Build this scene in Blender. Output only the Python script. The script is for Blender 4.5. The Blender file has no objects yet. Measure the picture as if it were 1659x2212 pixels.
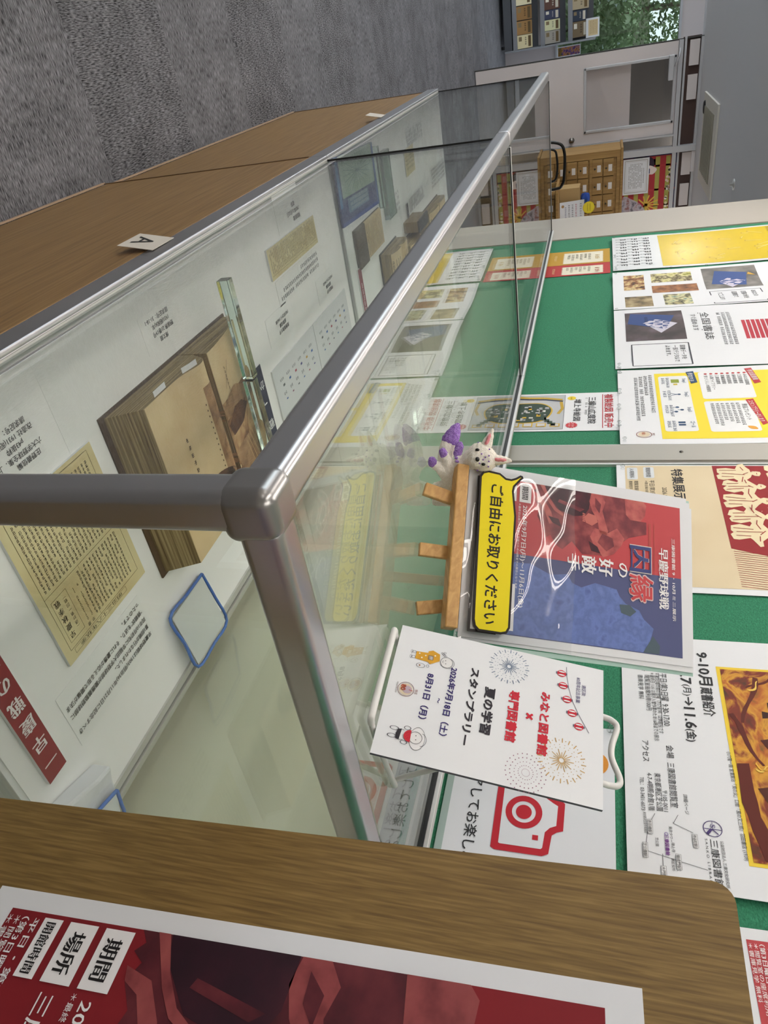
import bpy, bmesh, math, random
from mathutils import Vector, Matrix
from math import sin, cos, pi, radians
random.seed(7)
SC = bpy.context.scene
COL = SC.collection

# ------------------------------------------------------------------ camera, world, exposure
ZB = 0.654            # height of the display-case floor above the carpet
CAM = (0.3454, -0.2329, 0.6441 + ZB)
YAW, PITCH, ROLL, FPX = 0.957, 0.2853, 0.0170, 1548.6
cy, sy, cp, sp = cos(YAW), sin(YAW), cos(PITCH), sin(PITCH)
fw = Vector((-sy * cp, cy * cp, -sp)); r0 = Vector((cy, sy, 0)); u0 = r0.cross(fw)
rr = r0 * cos(ROLL) + u0 * sin(ROLL); uu = -r0 * sin(ROLL) + u0 * cos(ROLL)
cd = bpy.data.cameras.new('camera'); cam = bpy.data.objects.new('camera', cd); COL.objects.link(cam)
cd.sensor_fit = 'AUTO'; cd.sensor_width = 36.0; cd.lens = FPX * 36.0 / 2212.0
cd.clip_start = 0.02; cd.clip_end = 200
M = Matrix.Identity(4)            # the photograph was taken with the camera turned on its side
for i in range(3):
    M[i][0] = uu[i]; M[i][1] = -rr[i]; M[i][2] = -fw[i]; M[i][3] = CAM[i]
cam.matrix_world = M
SC.camera = cam
SC.view_settings.view_transform = 'Standard'; SC.view_settings.look = 'None'
SC.view_settings.gamma = 1.0; SC.view_settings.use_curve_mapping = False
SC.view_settings.exposure = 0.0
SC.cycles.transparent_max_bounces = 32
SC.cycles.max_bounces = 10; SC.cycles.glossy_bounces = 6
SC.cycles.sample_clamp_indirect = 6.0
LAMP = 20.0            # brightness of the ceiling lamps
w = bpy.data.worlds.new('sky'); SC.world = w; w.use_nodes = True
bg = w.node_tree.nodes['Background']; bg.inputs[0].default_value = (0.84, 0.91, 1.0, 1); bg.inputs[1].default_value = 5.0

# ------------------------------------------------------------------ materials
def lin(c):
    if isinstance(c, str):
        c = c.lstrip('#'); c = [int(c[i:i + 2], 16) / 255 for i in (0, 2, 4)]
    return tuple(x / 12.92 if x <= .04045 else ((x + .055) / 1.055) ** 2.4 for x in c)
_m = {}
def mat(name, col='#888888', rough=.6, metal=0, bump=0, bscale=200, emit=0, spec=.5):
    if name in _m: return _m[name]
    m = bpy.data.materials.new(name); m.use_nodes = True; nt = m.node_tree
    b = nt.nodes['Principled BSDF']
    b.inputs['Base Color'].default_value = (*lin(col), 1); b.inputs['Roughness'].default_value = rough
    b.inputs['Metallic'].default_value = metal; b.inputs['Specular IOR Level'].default_value = spec
    if emit:
        b.inputs['Emission Color'].default_value = (*lin(col), 1); b.inputs['Emission Strength'].default_value = emit
    if bump:
        tc = nt.nodes.new('ShaderNodeTexCoord'); n = nt.nodes.new('ShaderNodeTexNoise'); n.inputs['Scale'].default_value = bscale
        bp = nt.nodes.new('ShaderNodeBump'); bp.inputs['Strength'].default_value = bump; bp.inputs['Distance'].default_value = .002
        nt.links.new(tc.outputs['Object'], n.inputs['Vector']); nt.links.new(n.outputs['Fac'], bp.inputs['Height'])
        nt.links.new(bp.outputs['Normal'], b.inputs['Normal'])
    _m[name] = m; return m
def ink(c):
    return mat('ink_' + c.lstrip('#'), c, .65, spec=.3)
def noise_mat(name, cols, scale=(60, 60, 60), detail=4, rough=.6, dist=0., pos=None, bump=0, metal=0):
    if name in _m: return _m[name]
    m = bpy.data.materials.new(name); m.use_nodes = True; nt = m.node_tree; b = nt.nodes['Principled BSDF']
    b.inputs['Roughness'].default_value = rough; b.inputs['Metallic'].default_value = metal; b.inputs['Specular IOR Level'].default_value = .35
    tc = nt.nodes.new('ShaderNodeTexCoord'); mp = nt.nodes.new('ShaderNodeMapping'); mp.inputs['Scale'].default_value = scale
    n = nt.nodes.new('ShaderNodeTexNoise'); n.inputs['Scale'].default_value = 1; n.inputs['Detail'].default_value = detail
    n.inputs['Distortion'].default_value = dist
    r = nt.nodes.new('ShaderNodeValToRGB'); e = r.color_ramp.elements
    k = len(cols); pos = pos or [.3 + .4 * i / (k - 1) for i in range(k)]
    while len(e) < k: e.new(.5)
    for i, c in enumerate(cols):
        e[i].position = pos[i]; e[i].color = (*lin(c), 1)
    L = nt.links.new
    L(tc.outputs['Object'], mp.inputs['Vector']); L(mp.outputs[0], n.inputs['Vector']); L(n.outputs['Fac'], r.inputs[0]); L(r.outputs[0], b.inputs['Base Color'])
    if bump:
        bp = nt.nodes.new('ShaderNodeBump'); bp.inputs['Strength'].default_value = bump; bp.inputs['Distance'].default_value = .003
        L(n.outputs['Fac'], bp.inputs['Height']); L(bp.outputs[0], b.inputs['Normal'])
    _m[name] = m; return m
def glass_mat(name, tint='#fcfefd', rough=0.0, ior=1.5, bumpy=0):
    if name in _m: return _m[name]
    m = bpy.data.materials.new(name); m.use_nodes = True; nt = m.node_tree; nt.nodes.clear(); N = nt.nodes.new; L = nt.links.new
    o = N('ShaderNodeOutputMaterial'); mx = N('ShaderNodeMixShader'); t = N('ShaderNodeBsdfTransparent'); g = N('ShaderNodeBsdfGlossy')
    t.inputs[0].default_value = (*lin(tint), 1); g.inputs['Roughness'].default_value = rough
    f = N('ShaderNodeFresnel'); geo = N('ShaderNodeNewGeometry'); mi = N('ShaderNodeMix')
    mi.inputs[2].default_value = ior; mi.inputs[3].default_value = 1 / ior     # a pane reflects alike at both of its faces
    L(geo.outputs['Backfacing'], mi.inputs[0]); L(mi.outputs[0], f.inputs[0])
    L(f.outputs[0], mx.inputs[0]); L(t.outputs[0], mx.inputs[1]); L(g.outputs[0], mx.inputs[2]); L(mx.outputs[0], o.inputs[0])
    _m[name] = m; return m
def film_mat(name, tint, veil, rough):
    m = glass_mat(name, tint, rough); nt = m.node_tree; o = [n for n in nt.nodes if n.type == 'OUTPUT_MATERIAL'][0]; src = o.inputs[0].links[0].from_socket
    d = nt.nodes.new('ShaderNodeBsdfDiffuse'); d.inputs[0].default_value = (.85, .85, .87, 1); mx = nt.nodes.new('ShaderNodeMixShader'); mx.inputs[0].default_value = veil
    nt.links.new(src, mx.inputs[1]); nt.links.new(d.outputs[0], mx.inputs[2]); nt.links.new(mx.outputs[0], o.inputs[0]); return m
PAPER = mat('paper_white', '#e4e6ea', .75, bump=.15, bscale=60, spec=.25)
GLASS = glass_mat('case_glass', ior=1.6)
ACRYL = mat('acrylic', '#dff2ea', .02)
ACRYL.node_tree.nodes['Principled BSDF'].inputs['Transmission Weight'].default_value = 1.0; ACRYL.node_tree.nodes['Principled BSDF'].inputs['IOR'].default_value = 1.49
POUCH = film_mat('pouch_film', '#fcfdfd', .05, .015)
ALU = mat('brushed_aluminium', '#bdbdbf', .31, .88)
ALUD = mat('cap_metal', '#a3a2a1', .3, .8)
ALUP = mat('pale_aluminium', '#cfcfcc', .45, .6)
BLACK = mat('black_plastic', '#17181a', .5)
WHITEP = mat('white_paint', '#dcd8d8', .55)

def wood_mat(name, c1, c2, along='X', k=1.0, rough=.5, fine=90):
    s = {'X': (2.2 * k, fine * k, fine * k), 'Y': (fine * k, 2.2 * k, fine * k), 'Z': (fine * k, fine * k, 2.2 * k)}[along]
    return noise_mat(name, [c1, c2], s, 6, rough, .6, [.34, .66], bump=.08)
OAK = noise_mat('oak_board', ['#68512c', '#7b6236', '#8b7142'], (520, 520, 22), 5, .5, .5, [.32, .5, .68], bump=.08)
CABW = noise_mat('cabinet_wood', ['#80633e', '#937348', '#9f8054'], (5, 160, 160), 5, .5, .4, [.32, .5, .68], bump=.05)
EASELW = wood_mat('easel_wood', '#b3874c', '#d0a568', 'X', 1.5, .45)
CATW = wood_mat('catalog_wood', '#927042', '#ab8852', 'Z', .6)

# ------------------------------------------------------------------ shapes
def P(x, y, z): return Vector((x, y, z + ZB))       # z counted from the case floor
def link(name, me, mats, parent=None, loc=(0, 0, 0), smooth=False, mw=None):
    o = bpy.data.objects.new(name, me); COL.objects.link(o)
    for m in (mats if isinstance(mats, (list, tuple)) else [mats]): me.materials.append(m)
    if smooth:
        for p in me.polygons: p.use_smooth = True
    if parent is not None:
        o.parent = parent
    if mw is not None: o.matrix_local = mw
    else: o.location = loc
    return o
def obj(name, bm, mats, parent=None, loc=(0, 0, 0), smooth=False, mw=None):
    bmesh.ops.recalc_face_normals(bm, faces=bm.faces)
    me = bpy.data.meshes.new(name); bm.to_mesh(me); bm.free()
    return link(name, me, mats, parent, loc, smooth, mw)
def tag(o, label=None, cat=None, group=None, kind=None):
    if label: o['label'] = label
    if cat: o['category'] = cat
    if group: o['group'] = group
    if kind: o['kind'] = kind
    return o
def thing(name, label, cat, loc=(0, 0, 0), group=None, mw=None):
    o = bpy.data.objects.new(name, None); COL.objects.link(o); o.empty_display_size = .05
    if mw is not None: o.matrix_world = mw
    else: o.location = loc
    return tag(o, label, cat, group)
def frame(origin, r, u):
    r = Vector(r).normalized(); u = Vector(u).normalized(); n = r.cross(u)
    m = Matrix.Identity(4)
    for i in range(3): m[i][0] = r[i]; m[i][1] = u[i]; m[i][2] = n[i]; m[i][3] = origin[i]
    return m
def bx(bm, x0, x1, y0, y1, z0, z1, mi=0, bev=0, seg=2):
    r = bmesh.ops.create_cube(bm, size=1)
    vs = r['verts']
    for v in vs:
        v.co = Vector((x0 if v.co.x < 0 else x1, y0 if v.co.y < 0 else y1, z0 if v.co.z < 0 else z1))
    fs = set(f for v in vs for f in v.link_faces)
    for f in fs: f.material_index = mi
    if bev:
        es = list(set(e for v in vs for e in v.link_edges))
        rb = bmesh.ops.bevel(bm, geom=es, offset=bev, segments=seg, affect='EDGES', profile=.5)
        for f in rb['faces']: f.material_index = mi
    return bm
def box(name, d, mats, parent=None, bev=0, seg=2, loc=(0, 0, 0), mw=None, smooth=False):
    bm = bmesh.new(); bx(bm, *d, bev=bev, seg=seg)
    o = obj(name, bm, mats, parent, loc, smooth, mw)
    if smooth:
        wn = o.modifiers.new('even', 'WEIGHTED_NORMAL'); wn.weight = 100
    return o
def zb(d): return (d[0], d[1], d[2], d[3], d[4] + ZB, d[5] + ZB)
def tube(bm, pts, r, seg=10, closed=False, mi=0):
    pts = [Vector(p) for p in pts]; n = len(pts); rings = []
    rad = r if isinstance(r, (list, tuple)) else [r] * n
    prev = None
    for i, p in enumerate(pts):
        a = pts[(i - 1) % n] if (closed or i > 0) else p
        b = pts[(i + 1) % n] if (closed or i < n - 1) else p
        t = (b - a).normalized()
        if prev is None:
            ref = Vector((0, 0, 1)) if abs(t.z) < .9 else Vector((1, 0, 0))
            s = t.cross(ref).normalized()
        else:
            s = (prev - t * prev.dot(t)).normalized()
        prev = s; q = t.cross(s)
        rings.append([bm.verts.new(p + (s * cos(2 * pi * k / seg) + q * sin(2 * pi * k / seg)) * rad[i]) for k in range(seg)])
    m = n if closed else n - 1
    for i in range(m):
        A, B = rings[i], rings[(i + 1) % n]
        for k in range(seg):
            f = bm.faces.new((A[k], A[(k + 1) % seg], B[(k + 1) % seg], B[k])); f.smooth = True; f.material_index = mi
    if not closed:
        for R_ in (rings[0], rings[-1]):
            f = bm.faces.new(R_); f.material_index = mi
    return bm
def smooth_path(pts, n=6):
    pts = [Vector(p) for p in pts]; out = []
    for i in range(len(pts) - 1):
        p0 = pts[max(i - 1, 0)]; p1 = pts[i]; p2 = pts[i + 1]; p3 = pts[min(i + 2, len(pts) - 1)]
        for k in range(n):
            t = k / n
            out.append(.5 * ((2 * p1) + (p2 - p0) * t + (2 * p0 - 5 * p1 + 4 * p2 - p3) * t * t + (-p0 + 3 * p1 - 3 * p2 + p3) * t ** 3))
    out.append(pts[-1]); return out
def lathe(bm, prof, seg=24, mi=0):
    rings = []
    for r, z in prof:
        rings.append([bm.verts.new((r * cos(2 * pi * k / seg), r * sin(2 * pi * k / seg), z)) for k in range(seg)] if r > 1e-6 else [bm.verts.new((0, 0, z))])
    for A, B in zip(rings, rings[1:]):
        for k in range(seg):
            a0, a1 = A[k % len(A)], A[(k + 1) % len(A)]; b0, b1 = B[k % len(B)], B[(k + 1) % len(B)]
            vs = []
            for v in (a0, a1, b1, b0):
                if v not in vs: vs.append(v)
            if len(vs) > 2:
                f = bm.faces.new(vs); f.smooth = True; f.material_index = mi
    return bm
def prism(bm, pts, h0, h1, mi=0):
    A = [bm.verts.new((x, y, h0)) for x, y in pts]; B = [bm.verts.new((x, y, h1)) for x, y in pts]; n = len(pts)
    for i in range(n):
        bm.faces.new((A[i], A[(i + 1) % n], B[(i + 1) % n], B[i])).material_index = mi
    bm.faces.new(A).material_index = mi; bm.faces.new(B).material_index = mi
    return bm
def copy_tree(o, parent=None):
    c = o.copy(); COL.objects.link(c)
    if parent is not None: c.parent = parent
    for ch in list(o.children): copy_tree(ch, c)
    return c

# ------------------------------------------------------------------ printed sheets: one mesh of paper and print
_tc = bpy.data.curves.new('lettering', 'FONT'); _tc.resolution_u = 2
_to = bpy.data.objects.new('lettering', _tc); COL.objects.link(_to)
_tcache = {}
def glyphs(s, bold=0):
    k = (s, bold)
    if k not in _tcache:
        _tc.body = s; _tc.offset = bold
        dg = bpy.context.evaluated_depsgraph_get()
        me = bpy.data.meshes.new_from_object(_to.evaluated_get(dg))
        vs = [(v.co.x, v.co.y) for v in me.vertices]; fs = [tuple(p.vertices) for p in me.polygons]
        bpy.data.meshes.remove(me); _tcache[k] = (vs, fs)
    return _tcache[k]
class Sheet:
    def __init__(s, w, h, t=.0004, paper=None, bend=None, back=None, cell=.02, base=True):
        s.w, s.h, s.t = w, h, t; s.v = []; s.f = []; s.mi = []; s.mats = []; s.bend = bend; s.cell = cell; s.layer = 0
        if base:
            paper = paper or PAPER
            if bend:
                s.grid(0, 0, w, h, paper, 0); s.grid(0, 0, w, h, back or paper, -t, flip=True)
                s._rim(paper)
            else:
                a = [(0, 0), (w, 0), (w, h), (0, h)]
                i = len(s.v); s.v += [(x, y, 0) for x, y in a] + [(x, y, -t) for x, y in a]
                s.add([(i, i + 1, i + 2, i + 3)], paper); s.add([(i + 7, i + 6, i + 5, i + 4)] + [(i + 4 + k, i + 4 + (k + 1) % 4, i + (k + 1) % 4, i + k) for k in range(4)], back or paper)
    def mid(s, m):
        if isinstance(m, str): m = ink(m)
        if m not in s.mats: s.mats.append(m)
        return s.mats.index(m)
    def add(s, fs, m):
        k = s.mid(m)
        for f in fs: s.f.append(f); s.mi.append(k)
    def lay(s, l):
        return (.00035 if s.bend else .00018) * l
    def grid(s, u0, v0, u1, v1, m, z, flip=False):
        nu = max(1, int(math.ceil((u1 - u0) / s.cell))); nv = max(1, int(math.ceil((v1 - v0) / s.cell))); i = len(s.v)
        for a in range(nu + 1):
            for b in range(nv + 1): s.v.append((u0 + (u1 - u0) * a / nu, v0 + (v1 - v0) * b / nv, z))
        fs = []
        for a in range(nu):
            for b in range(nv):
                q = (i + a * (nv + 1) + b, i + (a + 1) * (nv + 1) + b, i + (a + 1) * (nv + 1) + b + 1, i + a * (nv + 1) + b + 1)
                fs.append(q[::-1] if flip else q)
        s.add(fs, m)
    def _rim(s, m):
        n = 40
        for (a, b) in (((0, 0), (s.w, 0)), ((s.w, 0), (s.w, s.h)), ((s.w, s.h), (0, s.h)), ((0, s.h), (0, 0))):
            i = len(s.v)
            for k in range(n + 1):
                x = a[0] + (b[0] - a[0]) * k / n; y = a[1] + (b[1] - a[1]) * k / n
                s.v += [(x, y, 0), (x, y, -s.t)]
            s.add([(i + 2 * k, i + 2 * k + 1, i + 2 * k + 3, i + 2 * k + 2) for k in range(n)], m)
    def rect(s, u0, v0, u1, v1, m, l=1):
        if s.bend: s.grid(u0, v0, u1, v1, m, s.lay(l)); return
        i = len(s.v); z = s.lay(l); s.v += [(u0, v0, z), (u1, v0, z), (u1, v1, z), (u0, v1, z)]; s.add([(i, i + 1, i + 2, i + 3)], m)
    def poly(s, pts, m, l=1):
        from mathutils.geometry import tessellate_polygon
        i = len(s.v); z = s.lay(l); s.v += [(x, y, z) for x, y in pts]
        t = [tuple(i + k for k in f) for f in tessellate_polygon([[Vector((x, y, 0)) for x, y in pts]])]
        if s.bend:                       # follow the curl of the paper
            todo, t = t, []
            while todo:
                f = todo.pop(); e = [((s.v[f[k]][0] - s.v[f[(k + 1) % 3]][0]) ** 2 + (s.v[f[k]][1] - s.v[f[(k + 1) % 3]][1]) ** 2) for k in range(3)]; k = e.index(max(e))
                if e[k] < (s.cell * 1.2) ** 2: t.append(f); continue
                a, b, c = f[k], f[(k + 1) % 3], f[(k + 2) % 3]; s.v.append(tuple((s.v[a][q] + s.v[b][q]) / 2 for q in range(3))); j = len(s.v) - 1
                todo += [(a, j, c), (j, b, c)]
        s.add(t, m)
    def blob(s, pts, m, l=1, n=5):
        p = [Vector((x, y, 0)) for x, y in pts]; q = p[-1:] + p + p[:2]; out = []
        for k in range(1, len(q) - 2):
            for j in range(n):
                t = j / n; p0, p1, p2, p3 = q[k - 1], q[k], q[k + 1], q[k + 2]
                a = .5 * ((2 * p1) + (p2 - p0) * t + (2 * p0 - 5 * p1 + 4 * p2 - p3) * t * t + (-p0 + 3 * p1 - 3 * p2 + p3) * t ** 3)
                out.append((a.x, a.y))
        s.poly(out, m, l)
    def circle(s, u, v, r, m, l=1, r2=None, n=28):
        r2 = r2 or r; s.poly([(u + r * cos(2 * pi * k / n), v + r2 * sin(2 * pi * k / n)) for k in range(n)], m, l)
    def ring(s, u, v, r, t, m, l=1, n=36, a0=0, a1=2 * pi, ry=1.0):
        i = len(s.v); z = s.lay(l)
        for k in range(n + 1):
            a = a0 + (a1 - a0) * k / n
            s.v += [(u + (r - t / 2) * cos(a), v + ry * (r - t / 2) * sin(a), z), (u + (r + t / 2) * cos(a), v + ry * (r + t / 2) * sin(a), z)]
        s.add([(i + 2 * k, i + 2 * k + 1, i + 2 * k + 3, i + 2 * k + 2) for k in range(n)], m)
    def line(s, pts, t, m, l=1):
        z = s.lay(l)
        for (a, b) in zip(pts, pts[1:]):
            d = Vector((b[0] - a[0], b[1] - a[1])); 
            if d.length < 1e-7: continue
            n = Vector((-d.y, d.x)).normalized() * t / 2; i = len(s.v)
            s.v += [(a[0] - n.x, a[1] - n.y, z), (b[0] - n.x, b[1] - n.y, z), (b[0] + n.x, b[1] + n.y, z), (a[0] + n.x, a[1] + n.y, z)]
            s.add([(i, i + 1, i + 2, i + 3)], m)
    def box(s, u0, v0, u1, v1, t, m, l=1):
        s.line([(u0, v0), (u1, v0), (u1, v1), (u0, v1), (u0, v0)], t, m, l)
    def rbox(s, u0, v0, u1, v1, r, m, l=1):
        pts = []
        for (x, y, a) in ((u1 - r, v0 + r, -pi / 2), (u1 - r, v1 - r, 0), (u0 + r, v1 - r, pi / 2), (u0 + r, v0 + r, pi)):
            pts += [(x + r * cos(a + k * pi / 10), y + r * sin(a + k * pi / 10)) for k in range(6)]
        s.poly(pts, m, l)
    def text(s, t, u, v, h, m, l=2, w=None, bold=0, ang=0, al='L', serif=0):
        vs, fs = glyphs(t)
        if not vs: return
        x0 = min(a for a, b in vs); x1 = max(a for a, b in vs); sx = h
        if w: sx = w / max(x1 - x0, 1e-6)
        off = -x0 * sx - (0 if al == 'L' else (x1 - x0) * sx / (2 if al == 'C' else 1))
        ca, sa = cos(ang), sin(ang); z = s.lay(l)
        q = bold * .9
        for dx, dy in (((-serif * .5, 0), (serif * .5, 0)) if serif else ((0, 0),) if not bold else ((-q, 0), (q, 0), (0, -q), (0, q), (-q * .7, -q * .7), (q * .7, q * .7), (-q * .7, q * .7), (q * .7, -q * .7))):
            i = len(s.v)
            for a, b in vs:
                x = (a + dx) * sx + off; y = (b + dy + .08) * h
                s.v.append((u + x * ca - y * sa, v + x * sa + y * ca, z))
            s.add([tuple(i + k for k in f) for f in fs], m); z += .00002
    def vtext(s, t, u, vtop, h, m, l=2, step=None, bold=0, serif=0, wide=1.0):
        step = step or h * 1.04
        for k, ch in enumerate(t):
            if ch in ' 　': continue
            vs, fs = glyphs(ch)
            if not vs: continue
            if ch in 'ー（）()「」～―…': ang = True
            else: ang = False
            z = s.lay(l)
            for dx in ((-serif * .5, serif * .5) if serif else (0,)):
                i = len(s.v)
                for a, b in vs:
                    x, y = a - .5 + dx, b - .38
                    if ang: x, y = y, -x
                    s.v.append((u + x * h * wide, vtop - (k * step) - h / 2 + y * h, z))
                s.add([tuple(i + j for j in f) for f in fs], m); z += .00002
    def greek(s, u, v, n, h, m, l=2, vert=False, gap=.0, seed=1):
        # lettering too small to read in the photograph: strokes only
        rg = random.Random(seed + n); z = s.lay(l)
        for k in range(n):
            if rg.random() < gap: continue
            x0, y0 = (u, v - (k + 1) * h) if vert else (u + k * h, v)
            a = h * .84; i = len(s.v); q = []
            for j in range(3):
                yy = y0 + a * (.12 + .36 * j + rg.uniform(-.06, .06)); xa = x0 + a * rg.uniform(0, .3); xb = x0 + a * rg.uniform(.7, 1)
                q.append((xa, yy, xb, yy + a * .13))
            xx = x0 + a * rg.uniform(.2, .7); q.append((xx, y0, xx + a * .13, y0 + a))
            xx = x0 + a * rg.uniform(.0, .9); q.append((xx, y0 + a * rg.uniform(0, .4), xx + a * .13, y0 + a * .8))
            for b in q:
                i = len(s.v); s.v += [(b[0], b[1], z), (b[2], b[1], z), (b[2], b[3], z), (b[0], b[3], z)]; s.add([(i, i + 1, i + 2, i + 3)], m)
    def build(s, name, parent=None, mw=None, extra=None):
        vs = s.v
        if s.bend: vs = [(a, b, c + s.bend(a, b)) for a, b, c in vs]
        me = bpy.data.meshes.new(name); me.from_pydata(vs, [], s.f); me.update()
        for m in s.mats: me.materials.append(m)
        me.polygons.foreach_set('material_index', s.mi)
        o = bpy.data.objects.new(name, me); COL.objects.link(o)
        if parent is not None: o.parent = parent; o.matrix_local = mw or Matrix.Identity(4)
        elif mw is not None: o.matrix_world = mw
        return o
# ------------------------------------------------------------------ the setting
def carpet():
    m = bpy.data.materials.new('carpet_tiles'); m.use_nodes = True; nt = m.node_tree; b = nt.nodes['Principled BSDF']; N = nt.nodes.new; L = nt.links.new
    b.inputs['Roughness'].default_value = .95; b.inputs['Specular IOR Level'].default_value = .15
    tc = N('ShaderNodeTexCoord')
    ck = N('ShaderNodeTexChecker'); ck.inputs['Scale'].default_value = 2.0
    mpc = N('ShaderNodeMapping'); mpc.inputs['Location'].default_value = (.07, .11, .013); mpc.inputs['Scale'].default_value = (1, 0, 0); L(tc.outputs['Object'], mpc.inputs[0]); L(mpc.outputs[0], ck.inputs['Vector'])
    ck.inputs[1].default_value = (1, 1, 1, 1); ck.inputs[2].default_value = (0, 0, 0, 1)
    outs = []
    for sc in ((55, 380, 40), (380, 55, 40)):
        mp = N('ShaderNodeMapping'); mp.inputs['Scale'].default_value = sc; n = N('ShaderNodeTexNoise'); n.inputs['Scale'].default_value = 1; n.inputs['Detail'].default_value = 2
        L(tc.outputs['Object'], mp.inputs[0]); L(mp.outputs[0], n.inputs['Vector']); outs.append(n)
    mx = N('ShaderNodeMix'); mx.data_type = 'FLOAT'; L(ck.outputs['Fac'], mx.inputs[0]); L(outs[0].outputs['Fac'], mx.inputs[2]); L(outs[1].outputs['Fac'], mx.inputs[3])
    big = N('ShaderNodeTexNoise'); big.inputs['Scale'].default_value = 9; big.inputs['Detail'].default_value = 3; L(tc.outputs['Object'], big.inputs['Vector'])
    ad = N('ShaderNodeMath'); ad.operation = 'MULTIPLY_ADD'; L(big.outputs['Fac'], ad.inputs[0]); ad.inputs[1].default_value = .22; L(mx.outputs[0], ad.inputs[2])
    ad2 = N('ShaderNodeMath'); ad2.operation = 'MULTIPLY_ADD'; L(ck.outputs['Fac'], ad2.inputs[0]); ad2.inputs[1].default_value = .03; L(ad.outputs[0], ad2.inputs[2])
    r = N('ShaderNodeValToRGB'); e = r.color_ramp.elements
    e[0].position = .42; e[0].color = (*lin('#232426'), 1); e[1].position = .82; e[1].color = (*lin('#8f9095'), 1)
    L(ad2.outputs[0], r.inputs[0]); L(r.outputs[0], b.inputs['Base Color'])
    bp = N('ShaderNodeBump'); bp.inputs['Strength'].default_value = .6; bp.inputs['Distance'].default_value = .004; L(mx.outputs[0], bp.inputs['Height']); L(bp.outputs[0], b.inputs['Normal'])
    return m
def struct(o, label=None):
    o['kind'] = 'structure'
    if label: o['label'] = label
    return o
CEIL = mat('ceiling_paint', '#d6d6d8', .8, bump=.1, bscale=30)
WALL = mat('wall_cream', '#efebd4', .7)
WALLG = mat('wall_grey', '#c9c3b9', .6)
WALLP = mat('wall_pinkish', '#cfc6c4', .6)
struct(box('floor', (-14, 2.6, -4.2, 4.2, -.1, 0), carpet()), 'grey carpet tiles laid in turned squares')
ZC = 1.6 + ZB
struct(box('ceiling', (-8.66, 2.6, -4.2, 4.2, ZC, ZC + .1), CEIL), 'grey painted ceiling')
struct(box('ceiling.001', (-14, -8.66, -4.2, 4.2, 1.98 + ZB, 2.08 + ZB), CEIL), 'raised ceiling by the far window')
struct(box('trim_1', (-8.72, -8.66, -4.2, 4.2, ZC, 1.98 + ZB), CEIL), 'step in the ceiling')
struct(box('wall_back', (-3.05, 2.6, .676, .80, 0, ZC), WALL), 'cream wall behind the noticeboard')
struct(box('wall_right', (2.6, 2.7, -4.2, .8, 0, ZC), WALLG), 'side wall')
struct(box('wall_front', (-3.2, 2.6, -4.3, -4.2, 0, 2.7), WALLG), 'wall behind the camera')
struct(box('wall_front_sill', (-14, -3.2, -4.3, -4.2, 0, .5), WALLG), 'wall under the added side windows')
struct(box('wall_front_head', (-14, -3.2, -4.3, -4.2, 2.2, 2.7), WALLG), 'wall over the added side windows')
struct(box('window_fill', (-14, -3.2, -4.262, -4.256, .5, 2.2), GLASS), 'unseen side windows added to let in daylight')  # unseen windows added so daylight brightens the far ceiling and carpet
for k in range(7):
    struct(box('trim_%d' % (30 + k), (-13.9 + k * 1.77, -13.84 + k * 1.77, -4.29, -4.2, .5, 2.2), ALUP), 'post of the added side windows')
struct(box('wall_side', (-8.5, -3.3, 4.2, 4.3, 0, ZC), WALLG), 'far side wall')
struct(box('trim_2', (-3.43, -3.05, .655, .83, 0, ZC), mat('jamb_grey', '#a59f95', .5)), 'wide grey end post of the noticeboard wall')
struct(box('wall_return', (-3.43, -3.3, .83, 4.2, 0, ZC), WALLG), 'return wall')

# noticeboard: felt panels with an aluminium strip between them
FELT = noise_mat('green_felt', ['#25684c', '#3c8b69'], (260, 90, 500), 3, .9, .8, bump=.5)
nb = thing('noticeboard', 'long green felt noticeboard on the wall behind the display cases', 'noticeboard', P(-3.05, .66, .40))
def nbox(name, x0, x1, y0, y1, z0, z1, m):
    return box(name, (x0 + 3.05, x1 + 3.05, y0 - .66, y1 - .66, z0 - .40, z1 - .40), m, nb)
nbox('felt_panel', -3.05, -1.205, .660, .675, .40, 1.5, FELT)
nbox('felt_panel', -1.115, 1.6, .660, .675, .40, 1.5, FELT)
STRIP = mat('strip_aluminium', '#9b9890', .5, .35)
mu = nbox('frame_strip', -1.195, -1.125, .648, .675, .40, 1.5, STRIP)
nbox('edge_bead', -1.205, -1.195, .653, .675, .40, 1.5, ALUP); nbox('edge_bead', -1.125, -1.115, .653, .675, .40, 1.5, ALUP)
nbox('frame_strip', -3.05, 1.6, .652, .675, .375, .40, STRIP); nbox('frame_strip', -3.05, 1.6, .652, .675, 1.5, 1.53, STRIP)
bm = bmesh.new(); lathe(bm, [(0, .0025), (.003, .002), (.0045, 0)], 12)
obj('screw', bm, mat('screw_steel', '#55524e', .35, .8), mu, mw=Matrix.Translation((-1.16 + 3.05, .648 - .66, .83 - .40)) @ Matrix.Rotation(pi / 2, 4, 'X'))

# ------------------------------------------------------------------ wooden base cabinets
TRIMW = mat('edge_band', '#b49a80', .4)
def cabinet(x0, x1, y0, label):
    c = thing('base_cabinet', label, 'cabinet', (x0, y0, 0), 'wooden base cabinets')
    L_ = x1 - x0; D_ = .609 - y0
    box('carcass', (0, L_, .0, D_, .02, ZB - .046), CABW, c, bev=.0015)
    box('plinth', (.004, L_ - .004, .004, D_, 0, .02), mat('plinth_dark', '#5b4a3c', .6), c)
    box('edge_trim', (0, L_, -.004, .0, .004, .014), TRIMW, c)
    box('side_seam', (0.0, .006, -.002, .0, .014, ZB - .046), mat('seam_brown', '#6d5236', .5), c)
    return c
cabinet(-1.503, -.0, .0, 'brown wooden base cabinet under the nearer glass case')
cabinet(-3.012, -1.506, .008, 'brown wooden base cabinet under the farther glass case')

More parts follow.
